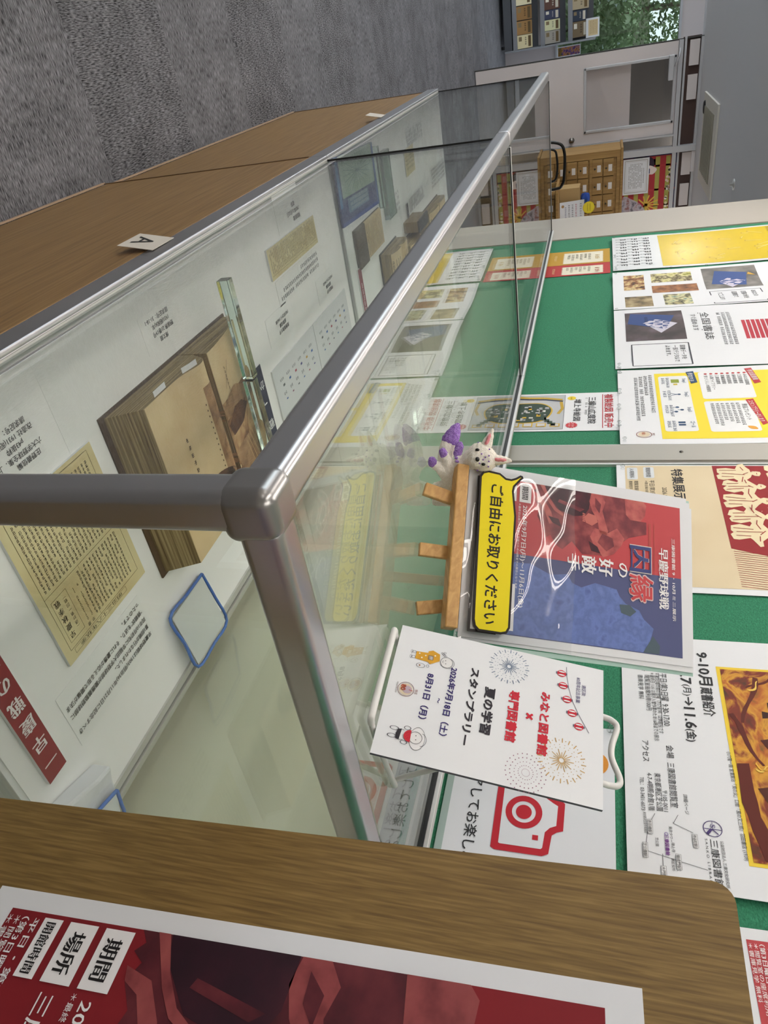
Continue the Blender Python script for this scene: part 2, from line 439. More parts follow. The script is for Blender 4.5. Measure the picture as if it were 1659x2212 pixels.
# ------------------------------------------------------------------ glass display cases
H = .4446; D = .609; RW = .033
def rail(name, d, parent, m=ALU, r=.0085):
    return box(name, d, m, parent, bev=r, seg=3, smooth=True)
def fix_smooth(o):
    for p in o.data.polygons: p.use_smooth = True
def case(x0, x1, label, near):
    c = thing('display_case', label, 'display case', (x0, 0, ZB), 'glass display cases')
    W = x1 - x0
    box('deck', (0, W, .004, D - .004, -.045, -.0015), mat('deck_white', '#eceded', .6), c)
    box('lining_paper', (.012, W - .03, .023, .586, -.0015, 0), mat('lining_paper', '#fafafa', .7, bump=.2, bscale=25), c)
    box('front_base_rail', (0, W, 0, .0085, -.046, .001), ALU, c, bev=.0025, seg=2, smooth=True)
    box('front_base_rail', (0, W, .0097, .0122, -.046, .0005), ALUP, c)
    box('gasket_and_reflection', (0, W, .0122, .0205, -.046, -.0008), mat('glass_reflection_grey', '#9aa19e', .4), c); box('gasket_and_reflection', (0, W, .0205, .0228, -.046, -.0004), BLACK, c)  # grey strip paints the glass reflection as colour; black strip is the gasket
    box('back_track', (0, W, .586, .597, -.046, .004), ALUP, c); box('back_track', (0, W, .600, D, -.046, .008), ALUP, c)
    box('end_base_rail', (W - .022, W, .01, D - .01, -.046, .0005), ALU, c, bev=.0015)
    rail('front_top_rail', (0.0015, W - (.028 if near else .0015), 0, RW, H - RW, H), c)
    box('back_top_rail', (0, W, D - .006, D + .006, H - .02, H + .009), ALUP, c, bev=.001)
    box('back_gasket', (0, W, D - .008, D - .006, H - .008, H + .0032), BLACK, c)
    box('left_top_edge', (0, .006, RW, D - .01, H - .012, H + .002), ALU if not near else ALUP, c, bev=.001)
    box('left_gasket', (.006, .0095, RW, D - .01, H - .006, H + .001), BLACK, c)
    # panes
    box('top_glass', (.0095, W - (.03 if near else .0005), .03, D - .0096, H - .006, H - .0005), GLASS, c)
    box('front_glass', (.002, W - (.02 if near else .002), .012, .017, .0006, H - .012), GLASS, c)
    box('left_glass', (.004, .009, .018, D - .03, .0006, H - .013), GLASS, c)
    box('glass_edge_seal', (.0, .0035, .010, .0175, .0006, H - .034), BLACK, c)
    half = W / 2
    box('sliding_glass', (.01, half + .04, .588, .593, .002, H - .02), GLASS, c)
    box('sliding_glass', (half - .04, W - .01, .602, .607, .002, H - .02), GLASS, c)
    if near:
        box('right_glass', (W - .0135, W - .0085, .02, D - .03, .0006, H - .013), GLASS, c)
        rail('end_top_rail', (W - RW, W, .028, D - .004, H - RW, H), c)
        rail('corner_post', (W - RW, W, 0, RW, .0, H - .028), c)
        rail('rear_post', (W - .018, W, D - .018, D, .001, H - .03), c)
        box('corner_cap', (W - .042, W + .001, -.001, .042, H - .043, H + .001), ALUD, c, bev=.0115, seg=6, smooth=True)
    return c
case(-1.5, 0, 'nearer glass display case with metal corner cap and open book inside', True)
case(-3.012, -1.502, 'farther glass display case beyond the seam, blue booklet inside', False)

# small paper tags hanging at the foot of the cases
def tagcard(x, z, w_, h_, label, letter):
    s = Sheet(w_, h_, .0006, mat('tag_card', '#d8d2c6', .7), bend=lambda u, v: .012 * (1 - v / h_))
    if letter: s.text(letter, w_ * .22, h_ * .12, h_ * .75, '#2b2a28', 2, w=w_ * .5)
    o = s.build('paper_tag', mw=frame(P(x, -.0022, z), (1, 0, 0), (0, .0, 1))); tag(o, label, 'tag', 'paper tags on the case front'); return o
tagcard(-.757, -.088, .072, .06, 'white paper tag lettered A under the rim of the nearer case', 'A')
tagcard(-2.235, -.082, .062, .05, 'small blank paper tag under the rim of the farther case', None)

# ------------------------------------------------------------------ ceiling lamps
DIFF = mat('lamp_diffuser', '#fff8f0', .5, emit=LAMP)
def lamp(x, y, label, z=ZC):
    t = thing('ceiling_lamp', label, 'lamp', (x, y, z), 'ceiling lamps')
    box('housing', (-.64, .64, -.1, .1, -.035, -.001), WHITEP, t)
    for k in (-.05, .05):
        bm = bmesh.new(); tube(bm, [(-.6, k, -.052), (.6, k, -.052)], .016, 12)
        obj('tube', bm, DIFF, t)
    return t
names = ['nearest', 'second', 'third', 'fourth', 'fifth']
for r_, ys in enumerate(((.0, .0, .0, -1.3, -1.3), (-2.7,) * 5)):
    for k, x in enumerate((.95, -1.0, -2.9, -5.7, -7.6)):
        lamp(x, ys[k], '%s twin-tube ceiling lamp of the %s row' % (names[k], ('inner', 'outer')[r_]))
for x, nm_ in ((-.05, 'nearer'), (-1.95, 'middle'), (-3.9, 'farther')):
    lamp(x, -.68, '%s twin-tube ceiling lamp between the inner and outer rows' % nm_)
lamp(-9.15, 1.4, 'unseen fill lamp added in the dim room behind the door'); lamp(-9.9, -1.6, 'twin-tube ceiling lamp near the magazine rack', 1.98 + ZB)  # the lamp behind the door is added to brighten the blind
lamp(-5.6, 2.6, 'twin-tube ceiling lamp beyond the noticeboard wall'); lamp(-7.4, 2.6, 'twin-tube ceiling lamp near the wooden card catalogue')
# ------------------------------------------------------------------ far wall with the door
XD = -8.55
FRM = mat('frame_grey', '#c4c5c8', .45, .2)
DOORW = mat('door_paint', '#dad2d0', .5)
DARKIN = mat('dark_room', '#33322f', .8)
RED_D = mat('transom_brown', '#4a3630', .6)
def sbox(name, d, m, label=None, bev=0):
    return struct(box(name, zb(d), m, bev=bev), label)
def xb(name, d, m, parent, o, bev=0, smooth=False):
    # box given in case-floor coordinates, parented to a thing based at o
    return box(name, (d[0] - o[0], d[1] - o[0], d[2] - o[1], d[3] - o[1], d[4] + ZB - o[2], d[5] + ZB - o[2]), m, parent, bev=bev, smooth=smooth)
o = (XD, .284, 0)
door = thing('door_1', None, None, o); door['kind'] = 'structure'; door['label'] = 'white door with a tall window pane'
Y0, Y1, Z1 = .290, 1.115, 1.368
for d in ((Y0, .418, -.645, Z1), (1.0, Y1, -.645, Z1), (.418, 1.0, -.645, .484), (.418, 1.0, 1.345, Z1)):
    xb('panel', (XD - .02, XD + .02, *d), DOORW, door, o)
for d in ((.405, .430, .470, 1.360), (.985, 1.012, .470, 1.360), (.405, 1.012, .466, .492), (.405, 1.012, 1.335, 1.362)):
    xb('window_bead', (XD - .026, XD + .028, *d), FRM, door, o, bev=.004)
xb('window_pane', (XD - .003, XD + .003, .425, 1.0, .485, 1.345), glass_mat('far_glass', '#f4f4f4'), door, o)
bm = bmesh.new(); lathe(bm, [(0, .07), (.02, .068), (.027, .055), (.022, .035), (.012, .028), (.012, .008), (.03, .006), (.03, 0)], 20)
obj('knob', bm, mat('knob_steel', '#8f8a84', .25, .9), door, mw=Matrix.Translation((.02, 1.06 - .284, .343 + ZB)) @ Matrix.Rotation(pi / 2, 4, 'Y'))
cl = xb('closer', (XD + .02, XD + .065, .40, .62, 1.285, 1.335), FRM, door, o, bev=.006)
bm = bmesh.new(); tube(bm, [(.06, .50 - .284, 1.34 + ZB), (.10, .42 - .284, 1.375 + ZB), (.03, .34 - .284, 1.39 + ZB)], .007, 8); obj('closer_arm', bm, FRM, door)
sbox('trim_3', (XD - .03, XD + .012, .278, .288, -ZB, 1.60), mat('jamb_dark', '#3a3836', .6), 'door jamb')
sbox('trim_4', (XD - .04, XD + .04, 1.118, 1.135, -ZB, 1.40), FRM)
sbox('trim_5', (XD - .05, XD + .05, 1.235, 1.295, -ZB, 1.60), FRM, 'upright of the glass partition')
sbox('trim_6', (XD - .04, XD + .045, .285, 4.2, 1.372, 1.412), FRM, 'head rail of the glass partition')
sbox('trim_7', (XD - .04, XD + .03, .285, 4.2, 1.575, 1.60), FRM)
sbox('wall_transom', (XD - .03, XD - .02, .27, 4.2, 1.412, 1.58), RED_D, 'dark transom panel')
for k, y in enumerate((.30, .60, 1.31, 1.62)):
    sbox('trim_%d' % (8 + k), (XD - .02, XD + .01, y, y + .22, 1.475, 1.565), DOORW)
sbox('trim_12', (XD - .02, XD + .015, .27, 4.2, 1.425, 1.445), FRM)
# glazed partition to the right of the door
sbox('window_1', (XD - .004, XD + .004, 1.30, 4.2, .30, 1.372), glass_mat('far_glass'), 'glass partition pane')
sbox('window_2', (XD - .004, XD + .004, 1.136, 1.235, -.2, 1.372), glass_mat('far_glass'))
sbox('wall_dado', (XD - .02, XD + .02, 1.136, 4.2, -ZB, -.2), WALLP)
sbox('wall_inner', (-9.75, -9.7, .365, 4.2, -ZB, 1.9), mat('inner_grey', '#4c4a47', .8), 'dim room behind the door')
# the blind in the door window and things seen in the dim room
xb('blind', (XD - .05, XD - .04, .426, .998, .486, .93), mat('blind_grey', '#f2e8e6', .7), door, o)
# far window wall on the left with trees outside
XW = -11.55
sbox('wall_window', (XW - .1, XW, -4.2, 1.0, -ZB, .03), WALLP, 'wall under the far window')
sbox('wall_window_head', (XW - .1, XW, -4.2, 1.0, 1.625, 1.98), WALLP, 'wall over the far window')
sbox('trim_13', (XW - .08, XW + .03, -4.2, 1.0, .03, .055), FRM, 'window sill'); sbox('trim_14', (XW - .08, XW + .03, -4.2, 1.0, 1.60, 1.63), FRM)
for k, y in enumerate((-3.0, -1.9, -.8, .72)):
    sbox('trim_%d' % (15 + k), (XW - .07, XW + .02, y, y + .05, .055, 1.60), FRM)
sbox('window_3', (XW - .03, XW - .024, -4.2, 1.0, .05, 1.6), glass_mat('dimming_window_glass', '#b4bab6'), 'far window pane')  # grey tint put into the pane to dim the bright outdoors
sbox('trim_19', (-9.7, -8.72, .365, .40, -ZB, 1.98), WALLP)

# outdoors
LEAF = noise_mat('leaf_green', ['#6d8060', '#9db08a', '#ccd8bf'], (3, 3, 3), 4, .7)
LEAFD = noise_mat('leaf_dark', ['#46553c', '#73875f', '#a3b28e'], (3, 3, 3), 4, .7)
BARK = noise_mat('bark', ['#3b3026', '#6a5a48'], (10, 10, 2), 4, .9)
sbox('ground_outside', (-40, XW - .1, -14, 14, -ZB - .12, -ZB - .02), mat('ground_out', '#6a6c5a', .9), 'ground outside')
def tree(x, y, h, r, label, m, n=2600):
    t = thing('tree', label, 'tree', (x, y, 0), 'trees outside the far window')
    bm = bmesh.new(); tube(bm, [(0, 0, -.1), (.05, 0, h * .4), (0, .05, h * .75)], [.11, .08, .04], 8); obj('trunk', bm, BARK, t)
    rg = random.Random(int(abs(x * 31 + y * 7))); bm = bmesh.new()
    for k in range(n):
        d = Vector((rg.gauss(0, 1), rg.gauss(0, 1), rg.gauss(0, 1))).normalized() * (rg.random() ** .4)
        c = Vector((d.x * r, d.y * r, h * .68 + d.z * h * .42))
        a = Vector((rg.uniform(-1, 1), rg.uniform(-1, 1), rg.uniform(-1, 1))).normalized(); b = a.orthogonal().normalized(); s = rg.uniform(.03, .075)
        q = [c + a * s, c + b * s * .55, c - a * s, c - b * s * .55]
        bm.faces.new([bm.verts.new(v) for v in q])
    obj('foliage', bm, m, t)
tree(-15.2, .30, 1.75, .75, 'pale green tree outside the far window', LEAF)
tree(-16.5, -1.6, 2.6, 1.1, 'dark green tree outside, left of the pale one', LEAFD)
tree(-18.5, .2, 3.9, 1.5, 'tall tree outside behind the pale one', LEAFD, 3000)
bd = thing('building', 'dim building with window grid outside behind the trees', 'building', (-24, 1, -.7))
box('wall', (-.3, 0, -9, 4, 0, 3.2), mat('building_dark', '#70735f', .8), bd)
for i in range(7):
    box('window', (0, .03, -5 + i * 1.25, -4.2 + i * 1.25, 1.9, 2.7), mat('building_window', '#8f9a98', .3), bd)

# magazine rack
MR = mat('rack_grey', '#8d9096', .45, .3); MRD = mat('rack_dark', '#55585e', .5, .3)
XR = -11.05
ro = (XR, .29, 0)
rk = thing('magazine_rack', 'grey three-tier magazine rack under the far window', 'rack', ro)
for y in (.262, -1.9):
    xb('side_panel', (XR - .42, XR + .02, y, y + .018, -.60, .56), MR, rk, ro, bev=.004)
for z0 in (-.475, -.12, .23):
    xb('shelf', (XR - .16, XR + .0, -1.88, .26, z0, z0 + .018), MR, rk, ro); xb('shelf_lip', (XR, XR + .012, -1.88, .262, z0 - .012, z0 + .045), MR, rk, ro, bev=.003)
    s_ = box('back_panel', (-.19, -.17, -1.88 - .29, .26 - .29, z0 + ZB, z0 + ZB + .30), MRD, rk)
xb('base', (XR - .42, XR, -1.88, .262, -.6, -.5), MRD, rk, ro)
for y in (.22, -1.8):
    bm = bmesh.new(); lathe(bm, [(0, -.02), (.03, -.02), (.034, -.012), (.034, .012), (.03, .02), (0, .02)], 16)
    obj('caster', bm, BLACK, rk, mw=Matrix.Translation((-.06, y - .29, .036)) @ Matrix.Rotation(pi / 2, 4, 'X'))
mags = [  # tier z, y left, width, height, colour, words for the label
    (-.455, .105, .15, .20, '#e8dcb0', 'cream booklet at the right end of the lowest rack tier'),
    (-.455, -.05, .15, .20, '#a8814d', 'brown magazine beside the cream booklet on the lowest rack tier'),
    (-.455, -.21, .15, .20, '#9a7340', 'second brown magazine from the right on the lowest rack tier'),
    (-.455, -.42, .20, .20, '#ece2bd', 'wide cream booklet left of the brown magazines, lowest rack tier'),
    (-.10, .11, .14, .20, '#a9a49a', 'grey magazine at the right end of the middle rack tier'),
    (-.10, -.01, .115, .20, '#dfe0b4', 'pale yellow booklet on the middle rack tier'),
    (-.10, -.115, .10, .20, '#39405c', 'navy booklet on the middle rack tier'),
    (-.10, -.27, .15, .20, '#5c3d31', 'dark brown book left of the navy booklet, middle rack tier'),
    (.25, .06, .17, .20, '#7b6a50', 'brown photo book at the right end of the top rack tier'),
    (.25, -.06, .115, .185, '#2f3a4c', 'dark blue book on the top rack tier'),
    (.25, -.23, .16, .21, '#b3a588', 'tan book left of the dark blue one, top rack tier')]
for (z, y, w_, h_, c_, lb) in mags:
    s = Sheet(w_, h_, .012, mat('ink_mag' + c_, c_, .5))
    s.rect(w_ * .1, h_ * .72, w_ * .9, h_ * .9, '#d8d2c2' if c_[1] in '3257' else '#6d5a3c'); s.rect(w_ * .12, h_ * .1, w_ * .45, h_ * .3, '#e9e4d6' if c_[1] in '357' else '#8a7a5c')
    s.greek(w_ * .15, h_ * .5, 4, w_ * .16, '#2f2a24' if c_[1] not in '325' else '#d8d6cc')
    tag(s.build('magazine', mw=frame(P(XR - .035, y, z + .02), (0, 1, 0), (-.28, 0, 1))), lb, 'magazine', 'magazines on the rack')
s = Sheet(.21, .17, .004); s.rect(.02, .03, .19, .15, '#dcc79c'); [s.greek(.03, .05 + .02 * k, 12, .012, '#8a6c44', seed=k) for k in range(5)]
tag(s.build('notice_card', mw=frame(P(XR - .055, .045, .44), (0, 1, 0), (-.25, 0, 1))), 'white bordered tan notice card standing over the top rack tier', 'card')
s = Sheet(.12, .31, .006); s.rect(.01, .012, .11, .30, noise_mat('purple_print', ['#3a2640', '#c58a4a', '#6a4a86', '#2a1e2c'], (25, 25, 25), 4)); s.rect(.01, .012, .11, .06, '#d9cc3e')
tag(s.build('picture_card', mw=frame(P(XW + .07, .325, .056), (0, 1, 0), (-.15, 0, 1))), 'purple and orange picture card standing on the far window sill', 'card')

# card catalogue
XC = -7.9
co = (XC, 1.10, 0)
ct = thing('card_catalog', 'wooden card catalogue with rows of labelled drawers', 'cabinet', co)
W_ = 1.15
xb('carcass', (XC - .45, XC - .012, 1.10, 1.10 + W_, -ZB + .06, .84), CATW, ct, co, bev=.004)
xb('top_board', (XC - .47, XC + .015, 1.085, 1.115 + W_, .84, .865), CATW, ct, co, bev=.004)
xb('base', (XC - .44, XC - .03, 1.12, 1.08 + W_, -ZB, -ZB + .06), mat('catalog_base', '#5d4324', .6), ct, co)
xb('stile', (XC - .012, XC + .004, 1.10, 1.165, -ZB + .06, .84), CATW, ct, co); xb('stile', (XC - .012, XC + .004, 2.20, 2.25, -ZB + .06, .84), CATW, ct, co)
zs = [.725, .615, .475, .365, .25, .135, .02, -.1, -.22, -.34]
for z in (.675, .555, .42):
    pass
xb('rail', (XC - .012, XC + .004, 1.165, 2.20, .805, .84), CATW, ct, co); xb('rail', (XC - .012, XC + .004, 1.165, 2.20, .54, .565), CATW, ct, co)
for i in range(6):
    for j, z in enumerate(zs):
        y = 1.172 + i * .170
        dr = xb('drawer', (XC - .012, XC + .006, y, y + .160, z - .05, z + .05), CATW, ct, co, bev=.003)
        box('label_holder', (XC + .006 - co[0], XC + .010 - co[0], y + .055 - co[1], y + .118 - co[1], z + .0 + ZB, z + .036 + ZB), mat('label_card', '#e2dcd6', .6), dr)
        bm = bmesh.new(); lathe(bm, [(0, .022), (.009, .019), (.010, .012), (.004, .006), (.004, 0)], 10)
        obj('pull', bm, mat('pull_dark', '#4a3f30', .4, .6), dr, mw=Matrix.Translation((.006, y + .085 - co[1], z - .022 + ZB)) @ Matrix.Rotation(pi / 2, 4, 'Y'))
# posters on the glass partition, right of the door
s = Sheet(.62, .56, .003, ink('#a8343a'))
for k in range(5): s.rect(.02, .03 + k * .105, .60, .075 + k * .105, '#a9a353')
for y in (.1, .34, .5): s.rect(y, .0, y + .02, .56, '#b23a3c')
s.rect(0, .545, .62, .56, '#2b2c4e'); s.rect(0, 0, .012, .56, '#2b2c4e')
s.blob([(.02, .10), (.12, .14), (.16, .25), (.13, .33), (.02, .30)], '#3a2c3c', 2); s.blob([(.1, .28), (.17, .26), (.19, .32), (.14, .36)], '#e9d9d2', 3); s.rect(.13, .25, .18, .29, '#2c2f63', 4)
s.blob([(.40, .02), (.62, .01), (.62, .26), (.5, .22), (.43, .12)], noise_mat('bird_grey', ['#57525c', '#b9b3bd', '#8a4a3c'], (20, 20, 20)), 2)
rgf = random.Random(9)
for k in range(46): s.circle(.14 + .44 * rgf.random(), .455 + .075 * rgf.random() * (1 if k % 3 else 1.1), rgf.uniform(.008, .015), rgf.choice(['#e8cfc0', '#e6dcb0', '#efe6dc']), 3, n=8)
for k in range(9): s.line([(.50, .26), (.5 + .1 * cos(k * .5), .28 + .12 * sin(k * .5))], .014, '#d9b04a', 3)
tag(s.build('picture_poster', mw=frame(P(XD + .012, 1.30, .87), (0, 1, 0), (0, 0, 1))), 'red and green striped picture poster behind the framed notice', 'poster')
s = Sheet(.36, .265, .004); s.box(.02, .018, .34, .247, .006, '#a9a49c'); s.box(.032, .03, .328, .235, .002, '#b9b4ac'); s.greek(.10, .205, 12, .013, '#55524e')
for k in range(9): s.greek(.05, .185 - .016 * k, 20, .0125, '#6d6a66', gap=.15, seed=k)
tag(s.build('framed_notice', mw=frame(P(XD + .035, 1.312, .885), (0, 1, 0), (0, 0, 1))), 'white certificate with grey border on the glass partition', 'notice')
s = Sheet(.10, .05, .002); s.greek(.01, .012, 6, .013, '#5a5a5a')
tag(s.build('paper_slip', mw=frame(P(XD + .012, 1.34, 1.175), (0, 1, 0), (0, 0, 1))), 'small white slip above the certificate', 'notice')
# signs, box and chair by the catalogue
s = Sheet(.20, .245, .003, back=PAPER); s.greek(.03, .20, 6, .022, '#8d8aa0'); s.greek(.03, .155, 8, .018, '#c06a78'); s.greek(.03, .12, 9, .018, '#55585e'); s.greek(.03, .085, 8, .018, '#55585e'); s.greek(.05, .05, 6, .018, '#6a6f90')
s.circle(.04, .03, .014, '#b08a5c'); s.circle(.165, .03, .014, '#7a7a7a')
tag(s.build('notice_sign', mw=frame(P(-7.55, 1.475, .258), (0, 1, 0), (-.25, 0, 1))), 'small white sign with red and grey lines standing by the catalogue', 'sign')
s = Sheet(.01, .01, .002, base=False); s.circle(0, 0, .057, '#e8cf2a', 0, n=32); s.circle(0, 0, .050, '#f0da3c', 1, n=32); s.greek(-.035, .008, 6, .012, '#8a7a2a'); s.greek(-.035, -.016, 6, .012, '#8a7a2a')
tag(s.build('round_sign', mw=frame(P(-7.56, 1.545, .54), (0, 1, 0), (-.1, 0, 1))), 'round yellow sign above the small white sign', 'sign')
sd = thing('side_table', 'low wooden table holding the small white sign', 'table', (-7.6, 1.30, 0))
box('table_top', (-.25, .22, 0, .75, .225 + ZB, .25 + ZB), CATW, sd, bev=.004)
for x_, y_ in ((-.23, .03), (.18, .03), (-.23, .70), (.18, .70)): box('leg', (x_, x_ + .03, y_, y_ + .03, 0, .225 + ZB), CATW, sd)
bxo = thing('cardboard_box', 'tan cardboard box on the low table', 'box', P(-7.72, 1.36, .25)); box('body', (-.1, .1, 0, .18, 0, .20), mat('cardboard', '#b59766', .8), bxo, bev=.003); box('flap', (-.1, .0, .0, .18, .20, .204), mat('cardboard_flap', '#a88a5a', .8), bxo)
bm = bmesh.new(); r_ = bmesh.ops.create_icosphere(bm, subdivisions=3, radius=.055)
for v in bm.verts: v.co += v.co.normalized() * .012 * sin(v.co.x * 90) * cos(v.co.z * 80); v.co.z = v.co.z * .8 
tag(obj('cloth_bundle', bm, mat('blue_cloth', '#274b9c', .8), None, P(-7.72, 1.49, .503), smooth=True), 'blue cloth bundle on the cardboard box', 'cloth')
ch = thing('chair', 'chair with black bent-tube back near the door', 'chair', (-6.5, .75, 0))
TB = mat('chair_tube', '#1f1e1c', .35, .4)
bm = bmesh.new(); tube(bm, smooth_path([(0, .0, .46), (0, .0, .75), (0, .02, .95), (0, .09, 1.005), (0, .25, 1.005), (0, .35, .985), (0, .38, .90), (0, .38, .46)], 5), .012, 10); obj('back_tube', bm, TB, ch)
bm = bmesh.new(); tube(bm, smooth_path([(0, .06, .80), (0, .07, .92), (0, .14, .945), (0, .24, .945), (0, .31, .92), (0, .32, .80)], 5), .009, 8); obj('inner_tube', bm, TB, ch)
box('seat', (-.0, .40, -.01, .39, .43, .47), mat('chair_seat', '#4a4038', .7), ch, bev=.012, smooth=True)
for x_, y_ in ((.0, .0), (.0, .38), (.37, .0), (.37, .38)):
    bm = bmesh.new(); tube(bm, [(x_, y_, .43), (x_, y_, 0)], .011, 8); obj('leg', bm, TB, ch)
# ceiling grille
gv = thing('ceiling_grille', 'white ventilation grille set in the far ceiling', 'vent', P(-7.35, .70, 1.6))
box('frame', (-.62, .38, .0, .76, -.018, .0), mat('grille_white', '#d9d6cc', .5), gv, bev=.004)
box('inlet', (-.46, .20, .10, .66, -.021, -.018), mat('grille_mesh', '#8d897c', .6, bump=.5, bscale=120), gv)
for k in range(9): box('louvre', (-.46 + k * .075, -.452 + k * .075, .10, .66, -.027, -.021), mat('grille_louvre', '#a8a495', .6), gv)
bm = bmesh.new(); lathe(bm, [(0, -.035), (.05, -.03), (.06, -.0185)], 16); obj('spot', bm, BLACK, gv, loc=(-.52, .12, 0))
bm = bmesh.new(); lathe(bm, [(0, -.03), (.012, -.028), (.012, -.012), (.04, -.006), (.04, 0)], 16)
tag(obj('sprinkler', bm, ALUP, None, P(-5.85, 1.10, 1.6)), 'small metal ceiling fitting right of the grille', 'sprinkler')
# ------------------------------------------------------------------ sheets pinned on the noticeboard
def pin_up(s, name, x, z, label, cat='poster', group=None, y=.6588, roll=0):
    m = frame(P(x, y, z), (cos(roll), 0, sin(roll)), (-sin(roll), 0, cos(roll)))
    return tag(s.build(name, mw=m), label, cat, group)
def wave(a, k, ph, b=0, kv=0, base=.001):
    return lambda u, v: base + a * (.5 + .5 * sin(u * k + ph)) + b * (.5 + .5 * sin(v * kv + ph))
RED = '#b2202f'; INKB = '#26262a'; YEL = '#e8d338'
def exhibit(s, k, big=False):
    # exhibition flyer: red half, blue half, grey figures, white lettering; k = millimetres of an A4 sheet
    R = lambda *q: [(a * k, b * k) for a, b in q]
    x0, x1, y0, y1, xm = 9 * k, 201 * k, 13 * k, 283 * k, 102.5 * k
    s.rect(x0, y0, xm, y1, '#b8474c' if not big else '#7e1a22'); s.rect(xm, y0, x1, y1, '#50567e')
    sk = noise_mat('figure_red', ['#561c2a', '#7a3038', '#9c4a4a'], (45, 45, 45), 3); sd_ = noise_mat('figure_dark', ['#2a0a1c', '#3c1422', '#561e2c'], (40, 40, 40), 3)
    sl = noise_mat('figure_light', ['#8c3c40', '#b05654', '#bc6a62'], (60, 60, 60), 3); bl = noise_mat('figure_blue', ['#4c5c92', '#6478b4', '#56699f', '#6a7cb6'], (55, 55, 55), 5); gn = ink('#4c5c66')
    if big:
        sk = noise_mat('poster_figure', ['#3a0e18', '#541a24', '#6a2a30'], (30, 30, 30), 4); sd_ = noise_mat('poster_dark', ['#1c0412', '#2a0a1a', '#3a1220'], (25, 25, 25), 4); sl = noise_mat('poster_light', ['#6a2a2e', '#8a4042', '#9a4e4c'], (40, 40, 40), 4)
    s.poly(R((9, 84), (14, 88), (18, 84), (22, 90), (30, 86), (40, 93), (50, 90), (64, 98), (77, 101), (72, 108), (84, 116), (88, 124), (76, 136), (90, 150), (88, 182), (70, 200), (60, 212), (52, 236), (36, 236), (36, 214), (9, 212)), sk, 2)
    s.poly(R((9, 99), (20, 102), (38, 118), (43, 138), (40, 152), (30, 158), (9, 160)), sd_, 3)
    s.poly(R((9, 92), (16, 96), (30, 104), (40, 112), (46, 124), (42, 124), (36, 114), (24, 105), (9, 98)), sl, 4); s.poly(R((24, 118), (28, 116), (36, 146), (32, 152)), sk, 4)
    s.poly(R((24, 84), (30, 86), (34, 94), (44, 100), (58, 106), (56, 112), (42, 108), (28, 98)), sl, 3); s.poly(R((48, 104), (56, 110), (60, 122), (50, 118)), sd_, 4)
    s.poly(R((9, 161), (20, 158), (32, 162), (44, 170), (58, 172), (66, 180), (56, 184), (44, 180), (30, 176), (18, 180), (9, 174)), sl, 3); s.poly(R((14, 166), (26, 166), (34, 172), (22, 174)), sk, 4)
    s.poly(R((36, 157), (42, 152), (49, 154), (52, 162), (46, 170), (38, 167)), '#bc6a62', 4)
    for q_ in range(5): s.line(R((38.5 + 2.2 * q_, 153), (37.5 + 2.4 * q_, 149.5)), 1.6 * k, '#bc6a62', 4)
    s.poly(R((54, 166), (66, 160), (78, 166), (90, 178), (84, 192), (72, 202), (62, 206), (50, 196), (58, 184)), sl, 3); s.poly(R((60, 176), (72, 170), (82, 182), (74, 192), (64, 190)), sk, 4); s.poly(R((72, 158), (84, 162), (86, 174), (78, 170)), sd_, 4)
    s.poly(R((9, 206), (30, 208), (36, 214), (36, 228), (28, 234), (14, 236), (9, 232)), sl, 3); s.rect(37 * k, 239 * k, 98 * k, 242 * k, '#ac4c48', 3); s.rect(37 * k, 246 * k, 98 * k, 247 * k, '#ac4c48', 3)
    s.poly(R((116, 20), (200, 20), (200, 231), (186, 240), (170, 245), (160, 232), (150, 226), (144, 208), (136, 200), (128, 196), (124, 168), (132, 150), (128, 138), (118, 132), (122, 110), (112, 84)), bl, 2)
    s.poly(R((179, 244), (200, 231), (200, 252), (190, 253)), gn, 3); s.poly(R((146, 200), (156, 202), (159, 214), (152, 222), (145, 213)), gn, 3)
    W = '#f1eff0'
    for (a, b, c, d, t, hh) in ((11, 66, 36, 81, '期間', 9), (11, 47, 36, 62, '場所', 9), (11, 33, 36, 43, '開館時間', 5.6)):
        s.rect(a * k, b * k, c * k, d * k, W, 4); s.text(t, (a + c) / 2 * k, (b + (d - b - hh) / 2) * k, hh * k, '#1d1a1c', 5, al='C', serif=.05)
    s.text('2026年9月7日(月)～11月6日(金)', 40 * k, 70.5 * k, 7.4 * k, W, 5, w=127 * k, serif=.03)
    s.text('＊最終日は展示入れ替え作業のため16時までの展示となります', 38 * k, 65.2 * k, 3.4 * k, W, 5, w=107 * k)
    s.text('三康図書館 閲覧室', 40 * k, 50 * k, 9 * k, W, 5, w=80 * k, serif=.04)
    s.text('平日・第3日曜日 9:30～17:00', 12 * k, 27 * k, 4.2 * k, W, 5, w=90 * k, serif=.03); s.text('（第3日曜日の前の金曜日は休館）', 12 * k, 21.5 * k, 4.2 * k, W, 5, w=84 * k, serif=.03)
    s.text('＊閲覧室の座席利用 100円', 12 * k, 17.3 * k, 3.8 * k, W, 5, w=66 * k); s.text('＊書庫見学 無料', 12 * k, 13.4 * k, 3.6 * k, W, 5, w=42 * k)
    s.rect(140 * k, 60 * k, 196 * k, 66 * k, W, 4)
    s.text('三康図書館 9・10月ミニ展示', 52 * k, 270.2 * k, 5 * k, W, 5, w=105 * k, serif=.04)
    s.text('早慶野球戦', 67 * k, 252.5 * k, 14 * k, W, 5, w=77 * k, serif=.06)
    s.text('因', 68.5 * k, 213 * k, 34 * k, '#d6cfc8', 5, w=33.5 * k, bold=.045, serif=.05); s.text('因', 69.5 * k, 213 * k, 33 * k, '#3c4478', 6, w=31.5 * k, bold=.02, serif=.05)
